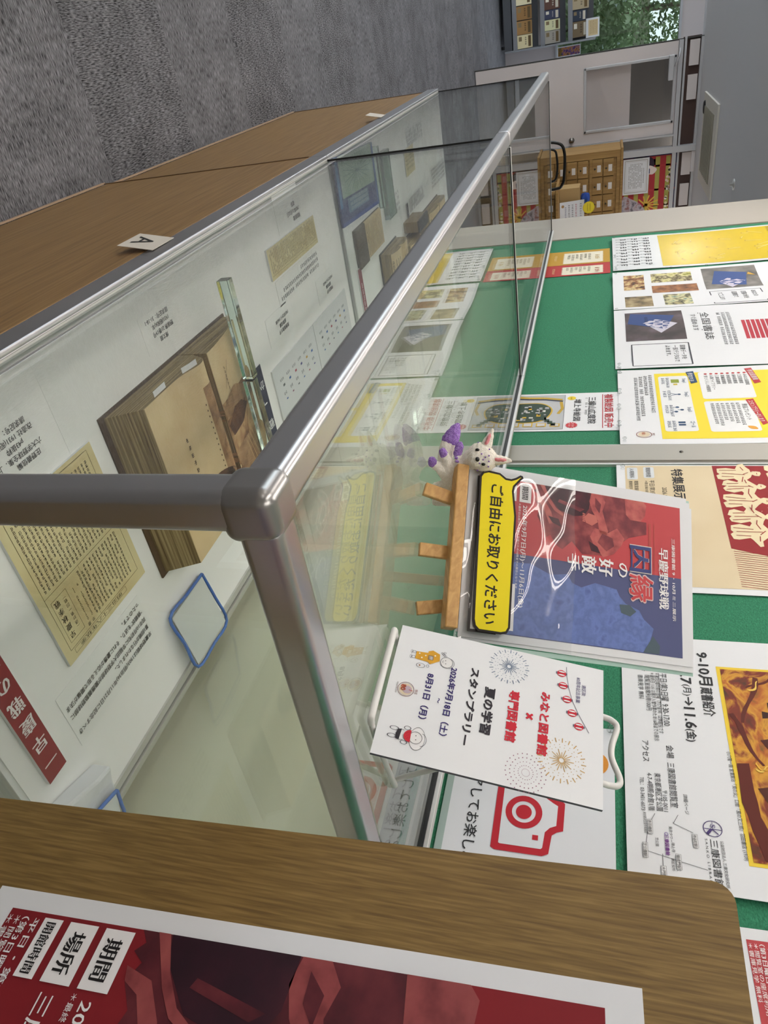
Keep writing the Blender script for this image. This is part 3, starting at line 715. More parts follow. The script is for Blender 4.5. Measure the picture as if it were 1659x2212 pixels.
    s.text('縁', 105.5 * k, 213 * k, 34 * k, '#d3b8b8', 5, w=33.5 * k, bold=.045); s.text('縁', 106.5 * k, 213 * k, 33.5 * k, '#bd4449', 6, w=31.5 * k, bold=.02)
    s.text('の', 94 * k, 197 * k, 16 * k, W, 6, w=18 * k, bold=.015); s.text('好', 92 * k, 172 * k, 21 * k, W, 6, w=21.5 * k, serif=.06); s.text('敵', 92 * k, 149.5 * k, 21 * k, W, 6, w=21.5 * k, serif=.05); s.text('手', 92 * k, 131 * k, 17.5 * k, W, 6, w=21 * k, serif=.04)

# yellow map poster
s = Sheet(.44, .62, .0006, bend=wave(.006, 9, 1.0, .003, 11), paper=mat('glossy_paper', '#e2e4e6', .25))
s.rect(.018, .18, .42, .60, mat('yellow_gloss', '#d9bd24', .22), 1)
for j in range(3):
    for k in range(10): s.greek(.035 + k * .037, .15 - j * .045, 1, .03, '#4c4c4e', vert=True, seed=j * 9 + k); s.greek(.035 + k * .037, .125 - j * .045, 2, .011, '#6a6a6c', seed=j + k, vert=True)
s.greek(.03, .585, 5, .014, '#5c5220', 2)
rg = random.Random(3)
for k in range(26):
    a, b = .06 + rg.random() * .33, .22 + rg.random() * .34; an = rg.uniform(0, pi); l_ = rg.uniform(.02, .06)
    s.line([(a, b), (min(.41, max(.025, a + l_ * cos(an))), min(.59, b + l_ * sin(an)))], .002, '#efe4a0', 2); s.circle(a, b, .003, '#8a7422', 3, n=8)
pin_up(s, 'map_poster', -2.978, .698, 'yellow map poster at the far left end of the noticeboard')
# two sheets with photographs
ph = [noise_mat('photo_a', ['#2a2018', '#8a5a34', '#d7c08a', '#3a2a22'], (35, 35, 35), 6), noise_mat('photo_b', ['#8a8a2c', '#d9d29a', '#4c3c24', '#e6dcae'], (30, 30, 30), 5),
      noise_mat('photo_c', ['#b07a4c', '#8a5a38', '#5c3a24'], (40, 40, 40), 5), noise_mat('photo_d', ['#3c3424', '#8c7a58', '#b3a27c'], (28, 28, 28), 5), noise_mat('photo_e', ['#2e6a70', '#d9d4a4', '#2c2a26', '#c8bc8c'], (26, 26, 26), 5)]
s = Sheet(.40, .60, .0006, bend=wave(.012, 13, 2.4, .002, 9))
s.rect(.038, .038, .18, .108, ph[0]); s.rect(.036, .132, .118, .268, ph[1]); s.rect(.148, .131, .225, .279, ph[2]); s.rect(.257, .038, .382, .126, ph[3]); s.rect(.25, .162, .378, .248, ph[4])
s.rect(.02, .303, .222, .478, noise_mat('photo_grey', ['#4a4844', '#6d6a66', '#8c8883'], (14, 14, 14), 3)); s.poly([(.05, .345), (.17, .325), (.20, .43), (.08, .445)], '#35508a', 2); s.poly([(.15, .35), (.215, .385), (.15, .435), (.12, .38)], '#c9c4d6', 2); s.poly([(.08, .45), (.10, .445), (.11, .47)], '#c9a040', 3)
s.box(.25, .309, .39, .463, .003, '#3a3a46', 1); s.text('あなたの', .27, .43, .018, INKB); s.text('読書の秋を', .27, .40, .018, INKB); s.text('図書館で', .27, .372, .018, INKB); s.text('すごします', .27, .33, .018, INKB)
for k in range(3): s.greek(.03, .52 + .022 * k, 14, .014, '#6a6a72', seed=k)
pin_up(s, 'photo_poster', -2.485, .695, 'white poster with four small photographs and a blue book')
s = Sheet(.445, .60, .0006, bend=wave(.014, 11, .4, .002, 9))
s.rect(.04, .033, .262, .204, noise_mat('photo_dark', ['#2b2424', '#4a3e40', '#6a5c68'], (12, 12, 12), 3)); s.poly([(.05, .05), (.14, .04), (.19, .15), (.085, .18)], '#33497e', 2); s.poly([(.14, .085), (.215, .135), (.15, .185), (.11, .12)], '#c9c6d4', 2); s.greek(.09, .09, 4, .012, '#1f2c52', 3)
s.box(.285, .048, .43, .205, .003, '#34343e', 1); s.text('図書データを', .30, .180, .016, INKB); s.text('一部デジタルで', .30, .160, .016, INKB); s.text('よめます。', .30, .14, .016, INKB)
s.text('すぐ読めます', .085, .225, .019, INKB, w=.125); s.text('全国書誌', .072, .254, .027, INKB, w=.20); s.line([(.072, .25), (.21, .25)], .002, INKB)
for k in range(3): s.greek(.08, .30 + k * .014, 20, .0115, '#55555c', gap=.05, seed=k)
for k in range(6):
    s.rect(.15, .362 + .013 * k, .275, .372 + .013 * k, '#ae2438', 1)
pin_up(s, 'photo_poster', -2.083, .695, 'white poster with a dark photograph of a blue book and red bars')
# yellow stamp-rally sheet
s = Sheet(.42, .594, .0006, bend=wave(.010, 8, 3.3, .002, 9))
s.rect(.027, .095, .395, .575, YEL); W = '#e6e8ea'
s.rbox(.045, .104, .357, .178, .008, W, 2); s.rbox(.028, .205, .182, .328, .008, W, 2); s.rbox(.196, .204, .362, .312, .008, W, 2)
s.poly([(.024, .176), (.020, .195), (.086, .2), (.092, .184)], '#2c4a6c', 3); s.text('参加方法', .03, .179, .015, W, 4, w=.05)
s.poly([(.017, .321), (.014, .338), (.098, .35), (.104, .334)], '#b23338', 3); s.text('参加図書館', .026, .325, .015, W, 4, w=.06, ang=.14)
s.poly([(.192, .300), (.188, .318), (.322, .330), (.331, .318)], '#b23338', 3); s.text('スタンプラリーのしおり', .20, .303, .014, W, 4, w=.115, ang=.09)
for k, (u, t) in enumerate(((.062, 'Step1'), (.140, 'Step2'), (.226, 'Step3'), (.305, 'ゴール'))): s.text(t, u, .163, .012, '#2c4a6c', 4)
s.rect(.065, .135, .085, .155, '#8c9a3a', 3); s.rect(.09, .14, .098, .15, '#c9b43a', 3)
s.line([(.145, .13), (.152, .143), (.158, .13)], .002, '#2c4a6c', 3); s.circle(.152, .15, .004, '#2c4a6c', 3); s.line([(.152, .146), (.152, .14)], .004, '#2c4a6c', 3)
for a, b in ((.225, .14), (.24, .15), (.25, .136)): s.circle(a, b, .0045, '#2c4a6c', 3); s.rect(a - .001, b - .010, a + .001, b, '#2c4a6c', 3)
s.rect(.305, .136, .314, .152, '#2c4a6c', 3); s.rect(.318, .136, .327, .152, '#2c4a6c', 3)
for k, (u, n) in enumerate(((.055, 6), (.130, 6), (.212, 7), (.30, 6))): s.greek(u, .122, n, .0095, '#4a5a72', 3, seed=k); s.greek(u, .111, n - 2, .0095, '#4a5a72', 3, seed=k + 5)
for k, t in enumerate(('みなと図書館', '三田図書館', '麻布図書館', '赤坂図書館', '高輪図書館', '三康図書館', '人事ライブラリー', '食とくらしの図書館')):
    y = .313 - k * .0135; s.circle(.04, y + .005, .004, '#b23338', 3, n=12); s.text(t, .049, y, .0105, INKB, 3)
s.text('景品プレゼント', .215, .288, .013, INKB, 3)
for k in range(6): s.greek(.208, .275 - k * .0115, 13 - (k * 5) % 4, .0095, '#55585e', 3, seed=k)
s.blob([(.335, .285), (.35, .29), (.352, .304), (.338, .30)], '#d69a3c', 3)
for k in range(16): s.poly([(.03 + k * .008, .337), (.034 + k * .008, .345), (.037 + k * .008, .345), (.033 + k * .008, .337)], '#f0e9b0', 2) if k < 0 else s.poly([(.0275, .21 + k * .0078), (.0345, .214 + k * .0078), (.0345, .217 + k * .0078), (.0275, .213 + k * .0078)], '#f1eab8', 2)
s.text('参加図書館・ライブラリー', .10, .37, .017, INKB, 3, w=.2)
for k, n in enumerate((21, 11, 22, 24)): s.greek(.034 + .004 * k, .079 - k * .0125, n, .0105, '#4c4c50', 2, gap=.06, seed=k)
s.ring(.371, .055, .017, .0014, '#8a4a34', 2); s.circle(.371, .055, .0135, '#d8c9b0', 2); s.text('80', .362, .049, .012, '#a8452c', 4); s.text('港区', .365, .073, .007, '#7a3c30', 3)
pin_up(s, 'stamp_sheet', -1.621, .70, 'white sheet with yellow panels left of the aluminium strip')
# map-for-sale sheet
s = Sheet(.212, .297, .0005, bend=lambda u, v: .0008)
s.text('複製絵図 販売中', .013, .256, .024, RED, 2, w=.184, bold=.012); s.rect(.012, .2505, .20, .2525, RED)
s.text('三縁山広度院', .028, .215, .022, INKB, 2, w=.148, bold=.008); s.text('増上寺絵図', .038, .179, .020, INKB, 2, w=.122, bold=.008); s.greek(.03, .207, 14, .007, '#6a6a6c', 2, gap=.4)
s.circle(.031, .172, .011, '#e6cc3a', 2); s.greek(.024, .169, 3, .005, '#8a742a', 3)
s.poly([(.183 + (.016 if k % 2 else .0125) * cos(k * pi / 14), .176 + (.016 if k % 2 else .0125) * sin(k * pi / 14)) for k in range(28)], '#c03c44', 2); s.greek(.173, .176, 3, .007, '#e9c8c8', 3); s.greek(.174, .168, 3, .006, '#e9c8c8', 3)
s.rect(.011, .01, .203, .155, '#b5b8bc', 1); s.box(.011, .01, .203, .155, .001, '#5c5c5c', 2)
s.line([(.018, .02), (.026, .06), (.028, .10), (.04, .148)], .012, '#b89a3a', 2); s.line([(.028, .02), (.034, .06), (.036, .10), (.048, .150)], .006, '#2e3450', 3)
s.line([(.05, .145), (.09, .15), (.12, .14)], .008, '#b89a3a', 2)
DG = '#34463a'
s.blob([(.065, .02), (.055, .06), (.06, .10), (.09, .124), (.125, .122), (.155, .105), (.17, .07), (.165, .02), (.12, .012)], '#c9a83c', 2); s.blob([(.068, .022), (.059, .06), (.064, .098), (.09, .12), (.124, .118), (.152, .102), (.166, .07), (.161, .022), (.12, .014)], DG, 3)
rg = random.Random(5)
for k in range(30):
    a, b = .072 + rg.random() * .08, .02 + rg.random() * .088; s.rect(a, b, a + rg.uniform(.005, .015), b + rg.uniform(.004, .011), rg.choice(['#c8c8ca', '#b9bcc0', '#d6d6d2', '#9a9aa0', '#c9a83c']), 4)
for k in range(4): s.rect(.165 + .003 * k, .02 + k * .034, .19, .045 + k * .034, '#c9a83c', 3); s.rect(.168 + .003 * k, .023 + k * .034, .187, .042 + k * .034, '#c4c5c8', 4); s.rect(.14 + .01 * k, .10 + .008 * k, .155 + .01 * k, .112 + .008 * k, DG, 4)
pin_up(s, 'map_flyer', -1.496, .409, 'white flyer with a coloured temple map and red heading')
# two narrow ticket-like flyers
for (nm, x, w_, c, c2, lb) in (('gold', -2.858, .188, '#b08a2c', '#caa13c', 'gold flyer with a cream ticket panel low on the noticeboard'), ('red', -2.668, .14, '#a83434', '#c9857c', 'red flyer with a cream ticket panel beside the gold one')):
    s = Sheet(w_, .42, .0005, ink(c), bend=lambda u, v: .001)
    e = []; n = 26
    for k in range(n + 1): e.append((.03 + (w_ - .045) * k / n, .395 - (.004 if k % 2 else 0)))
    e += [(w_ - .012, .39 - .15 * k / 12 - (0)) for k in range(1, 12)]
    e += [(.03 + (w_ - .045) * (n - k) / n, .235 + (.006 if k % 2 else 0)) for k in range(n + 1)]
    s.poly(e, '#ddd8c4', 1); s.greek(w_ * .4, .362, 3, .02, c, 2)
    for k in range(6): s.greek(w_ * .28, .335 - .0165 * k, int(w_ * 40) - k % 2 * 2, .0125, '#5c5648', 2, seed=k)
    s.greek(w_ * .3, .20, 6, .012, '#e0c89a', 2)
    pin_up(s, 'ticket_flyer', x, .268, lb)
# right of the strip: beige poster
s = Sheet(.42, .594, .0006, bend=wave(.006, 8, 1.8, .001, 8))
BE = noise_mat('beige_print', ['#cdbb98', '#d8c9a8'], (6, 6, 6), 2)
s.rect(.004, .018, .405, .58, BE)
s.rbox(.010, .056, .054, .078, .004, '#d5dade', 2); s.text('開館時間', .013, .061, .011, INKB, 3, w=.037); s.rbox(.012, .022, .060, .044, .004, '#d5dade', 2); s.text('入場無料', .016, .027, .011, INKB, 3, w=.038)
s.text('特集展示', .018, .113, .025, INKB, 2, w=.118, bold=.02); s.text('2026.9.7(月) → 11.6(金)', .09, .09, .013, INKB, 2)
s.text('平日/第3日曜', .063, .066, .012, INKB, 2); s.text('＊第3日曜の前の金曜は休館日です', .065, .057, .007, INKB, 2); s.text('閲覧室座席利用100円', .066, .036, .009, INKB, 2); s.text('書庫見学 無料', .066, .025, .008, INKB, 2)
DR = '#8c1c22'; CR = '#e0d2ae'
s.poly([(.004, .197), (.29, .200), (.31, .260), (.33, .42), (.40, .58), (.004, .58)], DR, 2)
rg = random.Random(11)
def robed(x, y, h, f):
    # a standing robed figure in cut paper style
    j = lambda: rg.uniform(-.02, .02)
    p = [(-.22, 0), (-.27, .22), (-.20, .42), (-.40, .50), (-.46, .62), (-.30, .68), (-.16, .74), (-.07, .78), (-.12, .86), (-.08, .97), (.03, 1.0), (.12, .95), (.12, .85), (.07, .78), (.18, .72), (.34, .58), (.50, .60), (.52, .50), (.30, .40), (.22, .34), (.30, .12), (.26, 0), (.08, -.03), (.02, .05), (-.06, -.02)]
    s.poly([(x + f * (a + j()) * h, y + (b + j()) * h) for a, b in p], CR, 3)
    for q in (((-.14, .05), (-.10, .45)), ((.0, .10), (.03, .62)), ((.14, .08), (.12, .36)), ((-.30, .55), (-.10, .60)), ((.16, .56), (.36, .52)), ((-.04, .70), (.08, .58))): s.line([(x + f * q[0][0] * h, y + q[0][1] * h), (x + f * (q[1][0] + j() * 2) * h, y + (q[1][1] + j()) * h)], .0017, DR, 4)
    s.line([(x - .02 * f * h, y + .89 * h), (x + .05 * f * h, y + .89 * h)], .0013, DR, 4)
for (x, y, h, f) in ((.035, .205, .085, 1), (.085, .212, .078, -1), (.135, .206, .088, 1), (.19, .210, .080, -1), (.238, .207, .085, 1), (.03, .300, .09, -1), (.095, .298, .10, 1), (.16, .302, .09, 1), (.225, .300, .10, -1), (.285, .296, .08, 1), (.05, .41, .10, 1), (.13, .415, .1, -1), (.22, .41, .1, 1), (.30, .41, .09, -1)): robed(x, y, h, f)
for k in range(30):
    x_ = .012 + rg.random() * .26; y_ = .202 + rg.random() * .30; s.line([(x_, y_), (x_ + rg.uniform(-.008, .008), y_ + rg.uniform(.008, .025))], .0014, CR, 2)
for k in range(17): s.line([(.298 + k * .0062, .203), (.325 + k * .0062, .40)], .0011, DR, 2)
pin_up(s, 'beige_poster', -1.108, .69, 'beige poster with dark red woodcut print right of the aluminium strip')
# 9-10 month introduction poster
s = Sheet(.424, .594, .0006, bend=wave(.005, 7, 4.2, .002, 7))
s.text('9-10月', .029, .1125, .021, INKB, 2, w=.068, bold=.02); s.text('蔵書紹介', .102, .1125, .0178, INKB, 2, w=.055, bold=.012)
s.text('9.7', .066, .0845, .021, INKB, 2, w=.031, bold=.018); s.text('(月)', .099, .088, .013, INKB, 2, w=.022); s.text('→', .124, .087, .017, INKB, 2, w=.016, bold=.01); s.text('11.6', .144, .0845, .021, INKB, 2, w=.038, bold=.018); s.text('(金)', .184, .086, .014, INKB, 2, w=.022, bold=.01)
s.text('開館時間', .036, .056, .0115, INKB, 2, w=.038); s.text('平日/第3日曜  9:30-17:00', .080, .0555, .0118, INKB, 2, w=.102); s.rect(.080, .0542, .182, .0549, INKB, 2)
s.text('＊第3日曜の前の金曜（7/17,8/14）は休館日です', .080, .0485, .0075, INKB, 2, w=.117); s.text('＊最終日 11/6 は展示入替作業のため16時までの展示', .080, .0415, .0075, INKB, 2, w=.131)
s.text('入場無料', .036, .030, .0115, INKB, 2, w=.042); s.text('閲覧室座席利用100円', .086, .0335, .0085, INKB, 2, w=.070); s.text('書庫見学 無料', .086, .0235, .0085, INKB, 2, w=.049)
s.text('会場', .2165, .0565, .0105, INKB, 2, w=.022); s.text('三康図書館閲覧室', .246, .0560, .0105, INKB, 2, w=.070)
s.text('アクセス', .212, .0245, .0105, INKB, 2, w=.036); s.text('〒105-0011', .2915, .0465, .0078, INKB, 2, w=.032); s.text('東京都港区芝公園', .2655, .0385, .0088, INKB, 2, w=.058); s.text('4-7-4明照会館1階', .2665, .0285, .0085, INKB, 2, w=.058); s.text('TEL：03-3431-6073', .2745, .0190, .007, INKB, 2, w=.051)
s.text('詳細ページ', .294, .0725, .006, INKB, 2)
PU = '#45386e'
s.ring(.3395, .1035, .0108, .0009, PU, 2); s.text('S', .3335, .1005, .008, PU, 3, w=.0052); s.line([(.3405, .0935), (.3405, .1135)], .0010, PU, 3); s.line([(.3405, .102), (.3475, .0965)], .0034, PU, 3); s.line([(.3405, .103), (.3470, .1095)], .0012, PU, 3); s.line([(.3295, .1035), (.3405, .1035)], .0006, PU, 3)
s.text('三康図書館', .3545, .0982, .0105, INKB, 2, w=.062); s.text('公益財団法人 三康文化研究所', .355, .1102, .0045, INKB, 2, w=.060); s.text('S A N K O   L I B R A R Y', .3545, .0925, .0042, INKB, 2, w=.062)
GR = '#55555a'
s.line([(.328, .036), (.341, .0295), (.357, .0255), (.377, .0225), (.382, .0255), (.390, .062), (.396, .092)], .0006, GR, 2); s.line([(.326, .064), (.339, .0575), (.349, .080)], .0006, GR, 2); s.line([(.383, .042), (.405, .0415)], .0006, GR, 2)
for (t, u, v, w_) in (('赤羽橋駅', .339, .0265, .018), ('芝公園駅', .372, .0195, .018), ('御成門駅', .382, .0575, .018), ('神谷町駅', .352, .079, .016), ('大門駅', .4, .0395, .014)):
    s.rect(u - .001, v - .0005, u + w_ + .001, v + .0055, '#e6e6e8', 3); s.box(u - .001, v - .0005, u + w_ + .001, v + .0055, .0003, GR, 4); s.text(t, u, v, .0048, INKB, 5, w=w_)
s.text('東京タワー', .344, .0515, .0045, INKB, 3); s.text('東京都済生会中央病院', .328, .0215, .004, INKB, 3, w=.03); s.text('芝公園', .362, .0345, .0042, INKB, 3); s.text('三康図書館', .357, .0455, .0055, '#6a2480', 3, w=.027, bold=.02); s.text('増上寺', .366, .053, .0045, INKB, 3); s.text('港区役所', .387, .0515, .0042, INKB, 3); s.ring(.3555, .048, .002, .0009, '#8c7ab0', 3, n=14)
s.text('小穴隆一画 宮澤賢治「貝の火」口絵『風の又三郎』羽田書店 (1939)', .217, .1345, .0062, INKB, 2, w=.160)
PA = noise_mat('painting', ['#4a2a12', '#7a2c14', '#c9922c', '#a85a1c', '#5a5218'], (16, 26, 26), 6, .6, 1.2, [.3, .42, .5, .6, .72])
s.rect(.057, .139, .383, .56, '#e2c43c', 1); s.rect(.062, .1445, .378, .555, PA, 2)
rg = random.Random(21)
def branch(p, q, w0, w1, m, l=3):
    d = Vector((q[0] - p[0], q[1] - p[1])); n_ = Vector((-d.y, d.x)).normalized(); k_ = 7; L_, R_ = [], []
    for t in range(k_ + 1):
        f = t / k_; c = Vector(p) + d * f + n_ * .004 * sin(f * 5 + p[0] * 90); w_ = (w0 * (1 - f) + w1 * f) * rg.uniform(.7, 1.2) / 2
        L_.append(tuple(c + n_ * w_)); R_.append(tuple(c - n_ * w_))
    s.poly(L_ + R_[::-1], m, l)
for (p, q, w0, w1, c_) in (((.075, .19), (.165, .165), .009, .004, '#5c2418'), ((.07, .215), (.10, .178), .006, .003, '#5c2418'), ((.15, .146), (.235, .18), .008, .004, '#5a2016'), ((.11, .235), (.20, .195), .014, .008, '#33170e'), ((.125, .20), (.128, .26), .012, .006, '#33170e'), ((.15, .19), (.155, .27), .012, .006, '#33170e'),
                            ((.10, .26), (.19, .24), .009, .006, '#3a1a10'), ((.19, .19), (.24, .205), .012, .004, '#4a1c12'), ((.235, .15), (.375, .165), .016, .020, '#5a1e12'), ((.27, .175), (.37, .20), .018, .022, '#4c2010'), ((.17, .25), (.30, .30), .012, .007, '#3a1a10'), ((.08, .30), (.20, .29), .012, .006, '#4a1c12')): branch(p, q, w0, w1, c_)
for k in range(40):
    x_, y_ = .07 + rg.random() * .3, .15 + rg.random() * .38; branch((x_, y_), (x_ + rg.uniform(-.02, .02), y_ + rg.uniform(.004, .02)), .004, .0015, rg.choice(['#d9a53a', '#4a4a1c', '#7a2c14', '#e0bc58', '#3a1a10']), 4)
pin_up(s, 'introduction_poster', -.573, .69, 'white poster headed 9-10 with an orange and brown painting')
# camera sign
s = Sheet(.32, .228, .0006, mat('sign_paper', '#dcdfe5', .5), bend=lambda u, v: .001)
s.rect(0, 0, .32, .010, '#9db0ac', 1)
s.text('シェアしてお楽しみください', .0655, .0355, .0185, INKB, 2, w=.2465, bold=.006)
def rp(pts): return pts
C = RED
cam_o = [(.107, .073), (.207, .0725), (.210, .078), (.210, .138), (.206, .146), (.180, .149), (.175, .155), (.172, .163), (.132, .164), (.127, .158), (.122, .148), (.107, .146), (.102, .140), (.102, .078)]
cam_i = [(.112, .082), (.200, .082), (.201, .084), (.201, .136), (.199, .138), (.177, .140), (.170, .146), (.166, .154), (.137, .155), (.133, .148), (.127, .139), (.113, .138), (.111, .136), (.111, .084)]
s.poly(cam_o, C, 2); s.poly(cam_i, mat('sign_paper'), 3); s.ring(.152, .111, .020, .0085, C, 4); s.circle(.152, .111, .0105, C, 4); s.rect(.183, .1245, .190, .132, C, 4)
s.circle(.060, .218 - .0, .021, '#cf8a32', 2) if False else s.circle(.062, .200, .020, '#cf8a32', 2)
pin_up(s, 'camera_sign', -.376, .449, 'white sign with a red camera symbol behind the leaflet stand', 'sign')
s = Sheet(.297, .42, .0006, bend=lambda u, v: .0015); exhibit(s, .297 / .21 / 1000)
pin_up(s, 'exhibition_poster', -.117, .795, 'red and blue exhibition poster on the noticeboard, behind the wooden board', 'poster', 'exhibition posters', roll=.03)

# pushpins
PIN = glass_mat('pin_plastic', '#f2f4f4', .05, 1.5)
def pushpin(x, z, label, y=.655):
    bm = bmesh.new(); lathe(bm, [(0, .013), (.0048, .013), (.0052, .0118), (.003, .0095), (.0026, .0055), (.0056, .0035), (.006, .002), (0, .0016)], 14)
    o = obj('pushpin', bm, PIN, None, mw=Matrix.Translation(P(x, y, z)) @ Matrix.Rotation(pi / 2, 4, 'X'))
    bm = bmesh.new(); tube(bm, [(0, 0, .002), (0, 0, -.006)], .0006, 6); obj('needle', bm, ALUP, o)
    return tag(o, label, 'pushpin', 'clear pushpins on the noticeboard')
for (x, z, lb) in ((-2.97, .706, 'at the lower left corner of the yellow map poster'), (-2.70, .706, 'between the gold and red flyers under the yellow map poster'), (-2.55, .708, 'at the lower right corner of the yellow map poster'), (-2.47, .706, 'at the lower left corner of the poster with four photographs'),
                   (-2.09, .704, 'where the two photograph posters meet at their lower corners'), (-1.645, .705, 'at the lower right corner of the poster with red bars'), (-1.607, .706, 'at the lower left corner of the sheet with yellow panels'), (-1.48, .703, 'at the upper left corner of the temple map flyer'), (-1.39, .700, 'at the top middle of the temple map flyer'),
                   (-1.30, .699, 'at the upper right corner of the temple map flyer'), (-1.218, .71, 'at the lower right corner of the sheet with yellow panels'), (-1.093, .703, 'at the lower left corner of the beige poster'), (-.371, .672, 'at the top left corner of the camera sign'), (-.665, .585, 'in bare felt behind the exhibition flyers'), (-2.49, .90, 'on the left edge of the poster with four photographs'), (-2.49, 1.02, 'on the left edge of the poster with four photographs, above the other')):
    pushpin(x, z, 'clear pushpin ' + lb)
# ------------------------------------------------------------------ inside the nearer case
def flat(s, name, x, y, label, cat, group=None, z=None, rot=0):
    z = s.t + .0003 if z is None else z
    m = frame(P(x, y, z), (cos(rot), sin(rot), 0), (-sin(rot), cos(rot), 0))
    return tag(s.build(name, mw=m), label, cat, group)
FOAM = mat('foam_board', '#e6e7e8', .7)
# red title strip
s = Sheet(.034, .30, .005, FOAM); s.rect(0, 0, .034, .30, '#8c2630')
s.vtext('一早慶戦の夜明', .017, .288, .0235, '#f2eeee', 2, step=.033, serif=.06)
flat(s, 'title_strip', -.0915, .171, 'dark red title strip with white brush lettering', 'title strip', 'title strips')
# caption paragraph
CAP = mat('caption_paper', '#f6f7f7', .6)
s = Sheet(.20, .088, .0004, CAP)
for k, t in enumerate(('早慶野球戦は1903(明治36)年11月21日に記念すべき', '第1回戦が行なわれました。', '同年10月初旬に早稲田大学野球部が慶應義塾野球部に', '“挑戦状”を送り、それに慶應が応える形で開催が決ま', 'ったのです。')):
    s.text(t, .006, .066 - k * .0142, .0088, INKB, 2, w=(.188, .09, .188, .188, .045)[k], bold=.006)
flat(s, 'caption_sheet', -.325, .396, 'white caption sheet with five lines about the first match', 'caption', 'caption sheets')
# aged magazine page
AGED = noise_mat('aged_paper', ['#c9b384', '#dfd2a4', '#e3d8ae'], (9, 9, 9), 3, .7, 0, [.3, .46, .7])
s = Sheet(.190, .222, .004, FOAM); s.rect(0, 0, .19, .222, AGED); BK = '#2c2618'
s.line([(.016, 0), (.016, .205), (.155, .205)], .0006, BK) if False else None
s.line([(.178, .006), (.178, .206), (.012, .206), (.012, .006), (.178, .006)], .0007, BK)
s.line([(.012, .122), (.178, .122)], .0006, BK); s.line([(.108, .122), (.108, .206)], .0004, BK)
s.box(.142, .132, .172, .198, .0006, BK); s.vtext('早慶秋季戦', .164, .195, .0102, BK, 2, step=.0125, serif=.05); s.vtext('（通計第一回戦）', .150, .192, .006, BK, 2, step=.0072)
s.box(.048, .2085, .172, .2155, .0005, BK); s.text('明治三十六年秋季', .060, .2088, .0062, BK, 2, w=.10)
s.text('慶 021200240 11', .112, .1925, .0072, BK, 2, w=.028, ang=-pi / 2) if False else None
s.vtext('021200240 11', .133, .196, .0062, BK, 2, step=.0046); s.vtext('051000201  9', .1235, .196, .0062, BK, 2, step=.0046); s.vtext('慶', .133, .204, .006, BK); s.vtext('早', .1235, .204, .006, BK)
for k in range(13): s.greek(.111 - k * .0072, .2, 13, .0056, '#4a4a46', 2, vert=True, gap=.08, seed=k)
for k in range(21): s.greek(.168 - k * .0074, .117, 18, .0056, '#4a4a46', 2, vert=True, gap=.06, seed=50 + k)
flat(s, 'magazine_page', -.355, .155, 'large yellowed magazine page with vertical print and boxed heading', 'page', 'printed pages')
# labels
def label_card(x, y, w_, h_, lines, lb, hs=.0095, group='label cards'):
    s = Sheet(w_, h_, .0004, CAP)
    for k, (t, u) in enumerate(lines):
        s.text(t, u, h_ - .004 - (k + 1) * hs * 1.28, hs, INKB, 2, bold=.005)
    return flat(s, 'label_card', x, y, lb, 'label', group)
label_card(-.285, .062, .15, .072, [('庄野義信編', .008), ('六大学野球全集．上', .0), ('p43抜粋', .026), ('改造社 1931(昭和6)年', .004), ('請求記号：ベツ4', .010)], 'white label card beside the large yellowed page', .0086)
label_card(-.642, .062, .095, .056, [('博文館', .030), ('野球界 21巻19号', .008), ('1931(昭和6)年', .016), ('請求記号：31-18-1', .012)], 'white label card in front of the open book', .0086)
label_card(-1.26, .014, .145, .078, [('報知新聞', .01), ('1903年11月22日', .01), ('複製', .03)], 'white label card in front of the long newspaper clipping', .011)
# lining sheet seams: two plain sheets under the exhibits
s = Sheet(.30, .13, .0003, CAP); flat(s, 'backing_sheet', -.62, .026, 'plain white backing sheet at the front edge of the case floor', 'sheet', z=.0003)

# open bound volume
PG = noise_mat('page_edges', ['#5d4c34', '#8f7c58', '#b5a37c'], (6, 6, 420), 5, .8, .3)
PAGE = noise_mat('old_page', ['#cdb288', '#dac49c'], (12, 12, 12), 3, .7)
SEP = noise_mat('sepia_photo', ['#3c2414', '#7a5434', '#a88058', '#c9a878'], (24, 24, 24), 6, .6, .8, [.3, .44, .56, .7])
SEPD = noise_mat('sepia_dark', ['#2c180e', '#4a2c1a', '#6a4428'], (30, 30, 30), 5)
SEPM = noise_mat('sepia_mid', ['#7a5638', '#a07c58', '#b8946c'], (40, 40, 40), 5)
bk = thing('open_book', 'thick old bound volume lying open under the clear weight bars', 'book', P(-.78, .145, 0))
def top(x):            # height of the open pages, x from the left edge of the volume
    if x < .165: 
        t = x / .165; return .030 + .014 * sin(t * pi * .55) + .010 * t
    t = (x - .165) / .215
    return .048 + .014 * math.exp(-((t - .18) / .16) ** 2) - .022 * math.exp(-(t / .06) ** 2) + .004 * t
Lb = .268
def block(xs, name, lean):
    bm = bmesh.new(); A = []; 
    for y in (0, Lb):
        row = [bm.verts.new((xs[0] + (-.012 if lean < 0 else 0), y + (0), .001))] + [bm.verts.new((x, y, top(x))) for x in xs] + [bm.verts.new((xs[-1] + (.026 if lean > 0 else 0), y, .001))]
        A.append(row)
    n = len(A[0])
    for i in range(n):
        bm.faces.new((A[0][i], A[0][(i + 1) % n], A[1][(i + 1) % n], A[1][i]))
    bm.faces.new(A[0]); bm.faces.new(A[1])
    return obj(name, bm, PG, bk)
block([.004 + .16 * k / 14 for k in range(15)], 'left_pages', -1); block([.166 + .19 * k / 22 for k in range(23)], 'right_pages', 1)
box('cover', (-.012, .392, -.004, Lb + .004, 0, .003), mat('book_cover', '#4a3826', .7), bk)
s = Sheet(.19, Lb, .0004, PAGE, bend=lambda u, v: top(.166 + u) + .0008, cell=.006)
s.rect(.004, .035, .050, .235, SEPM, 1)
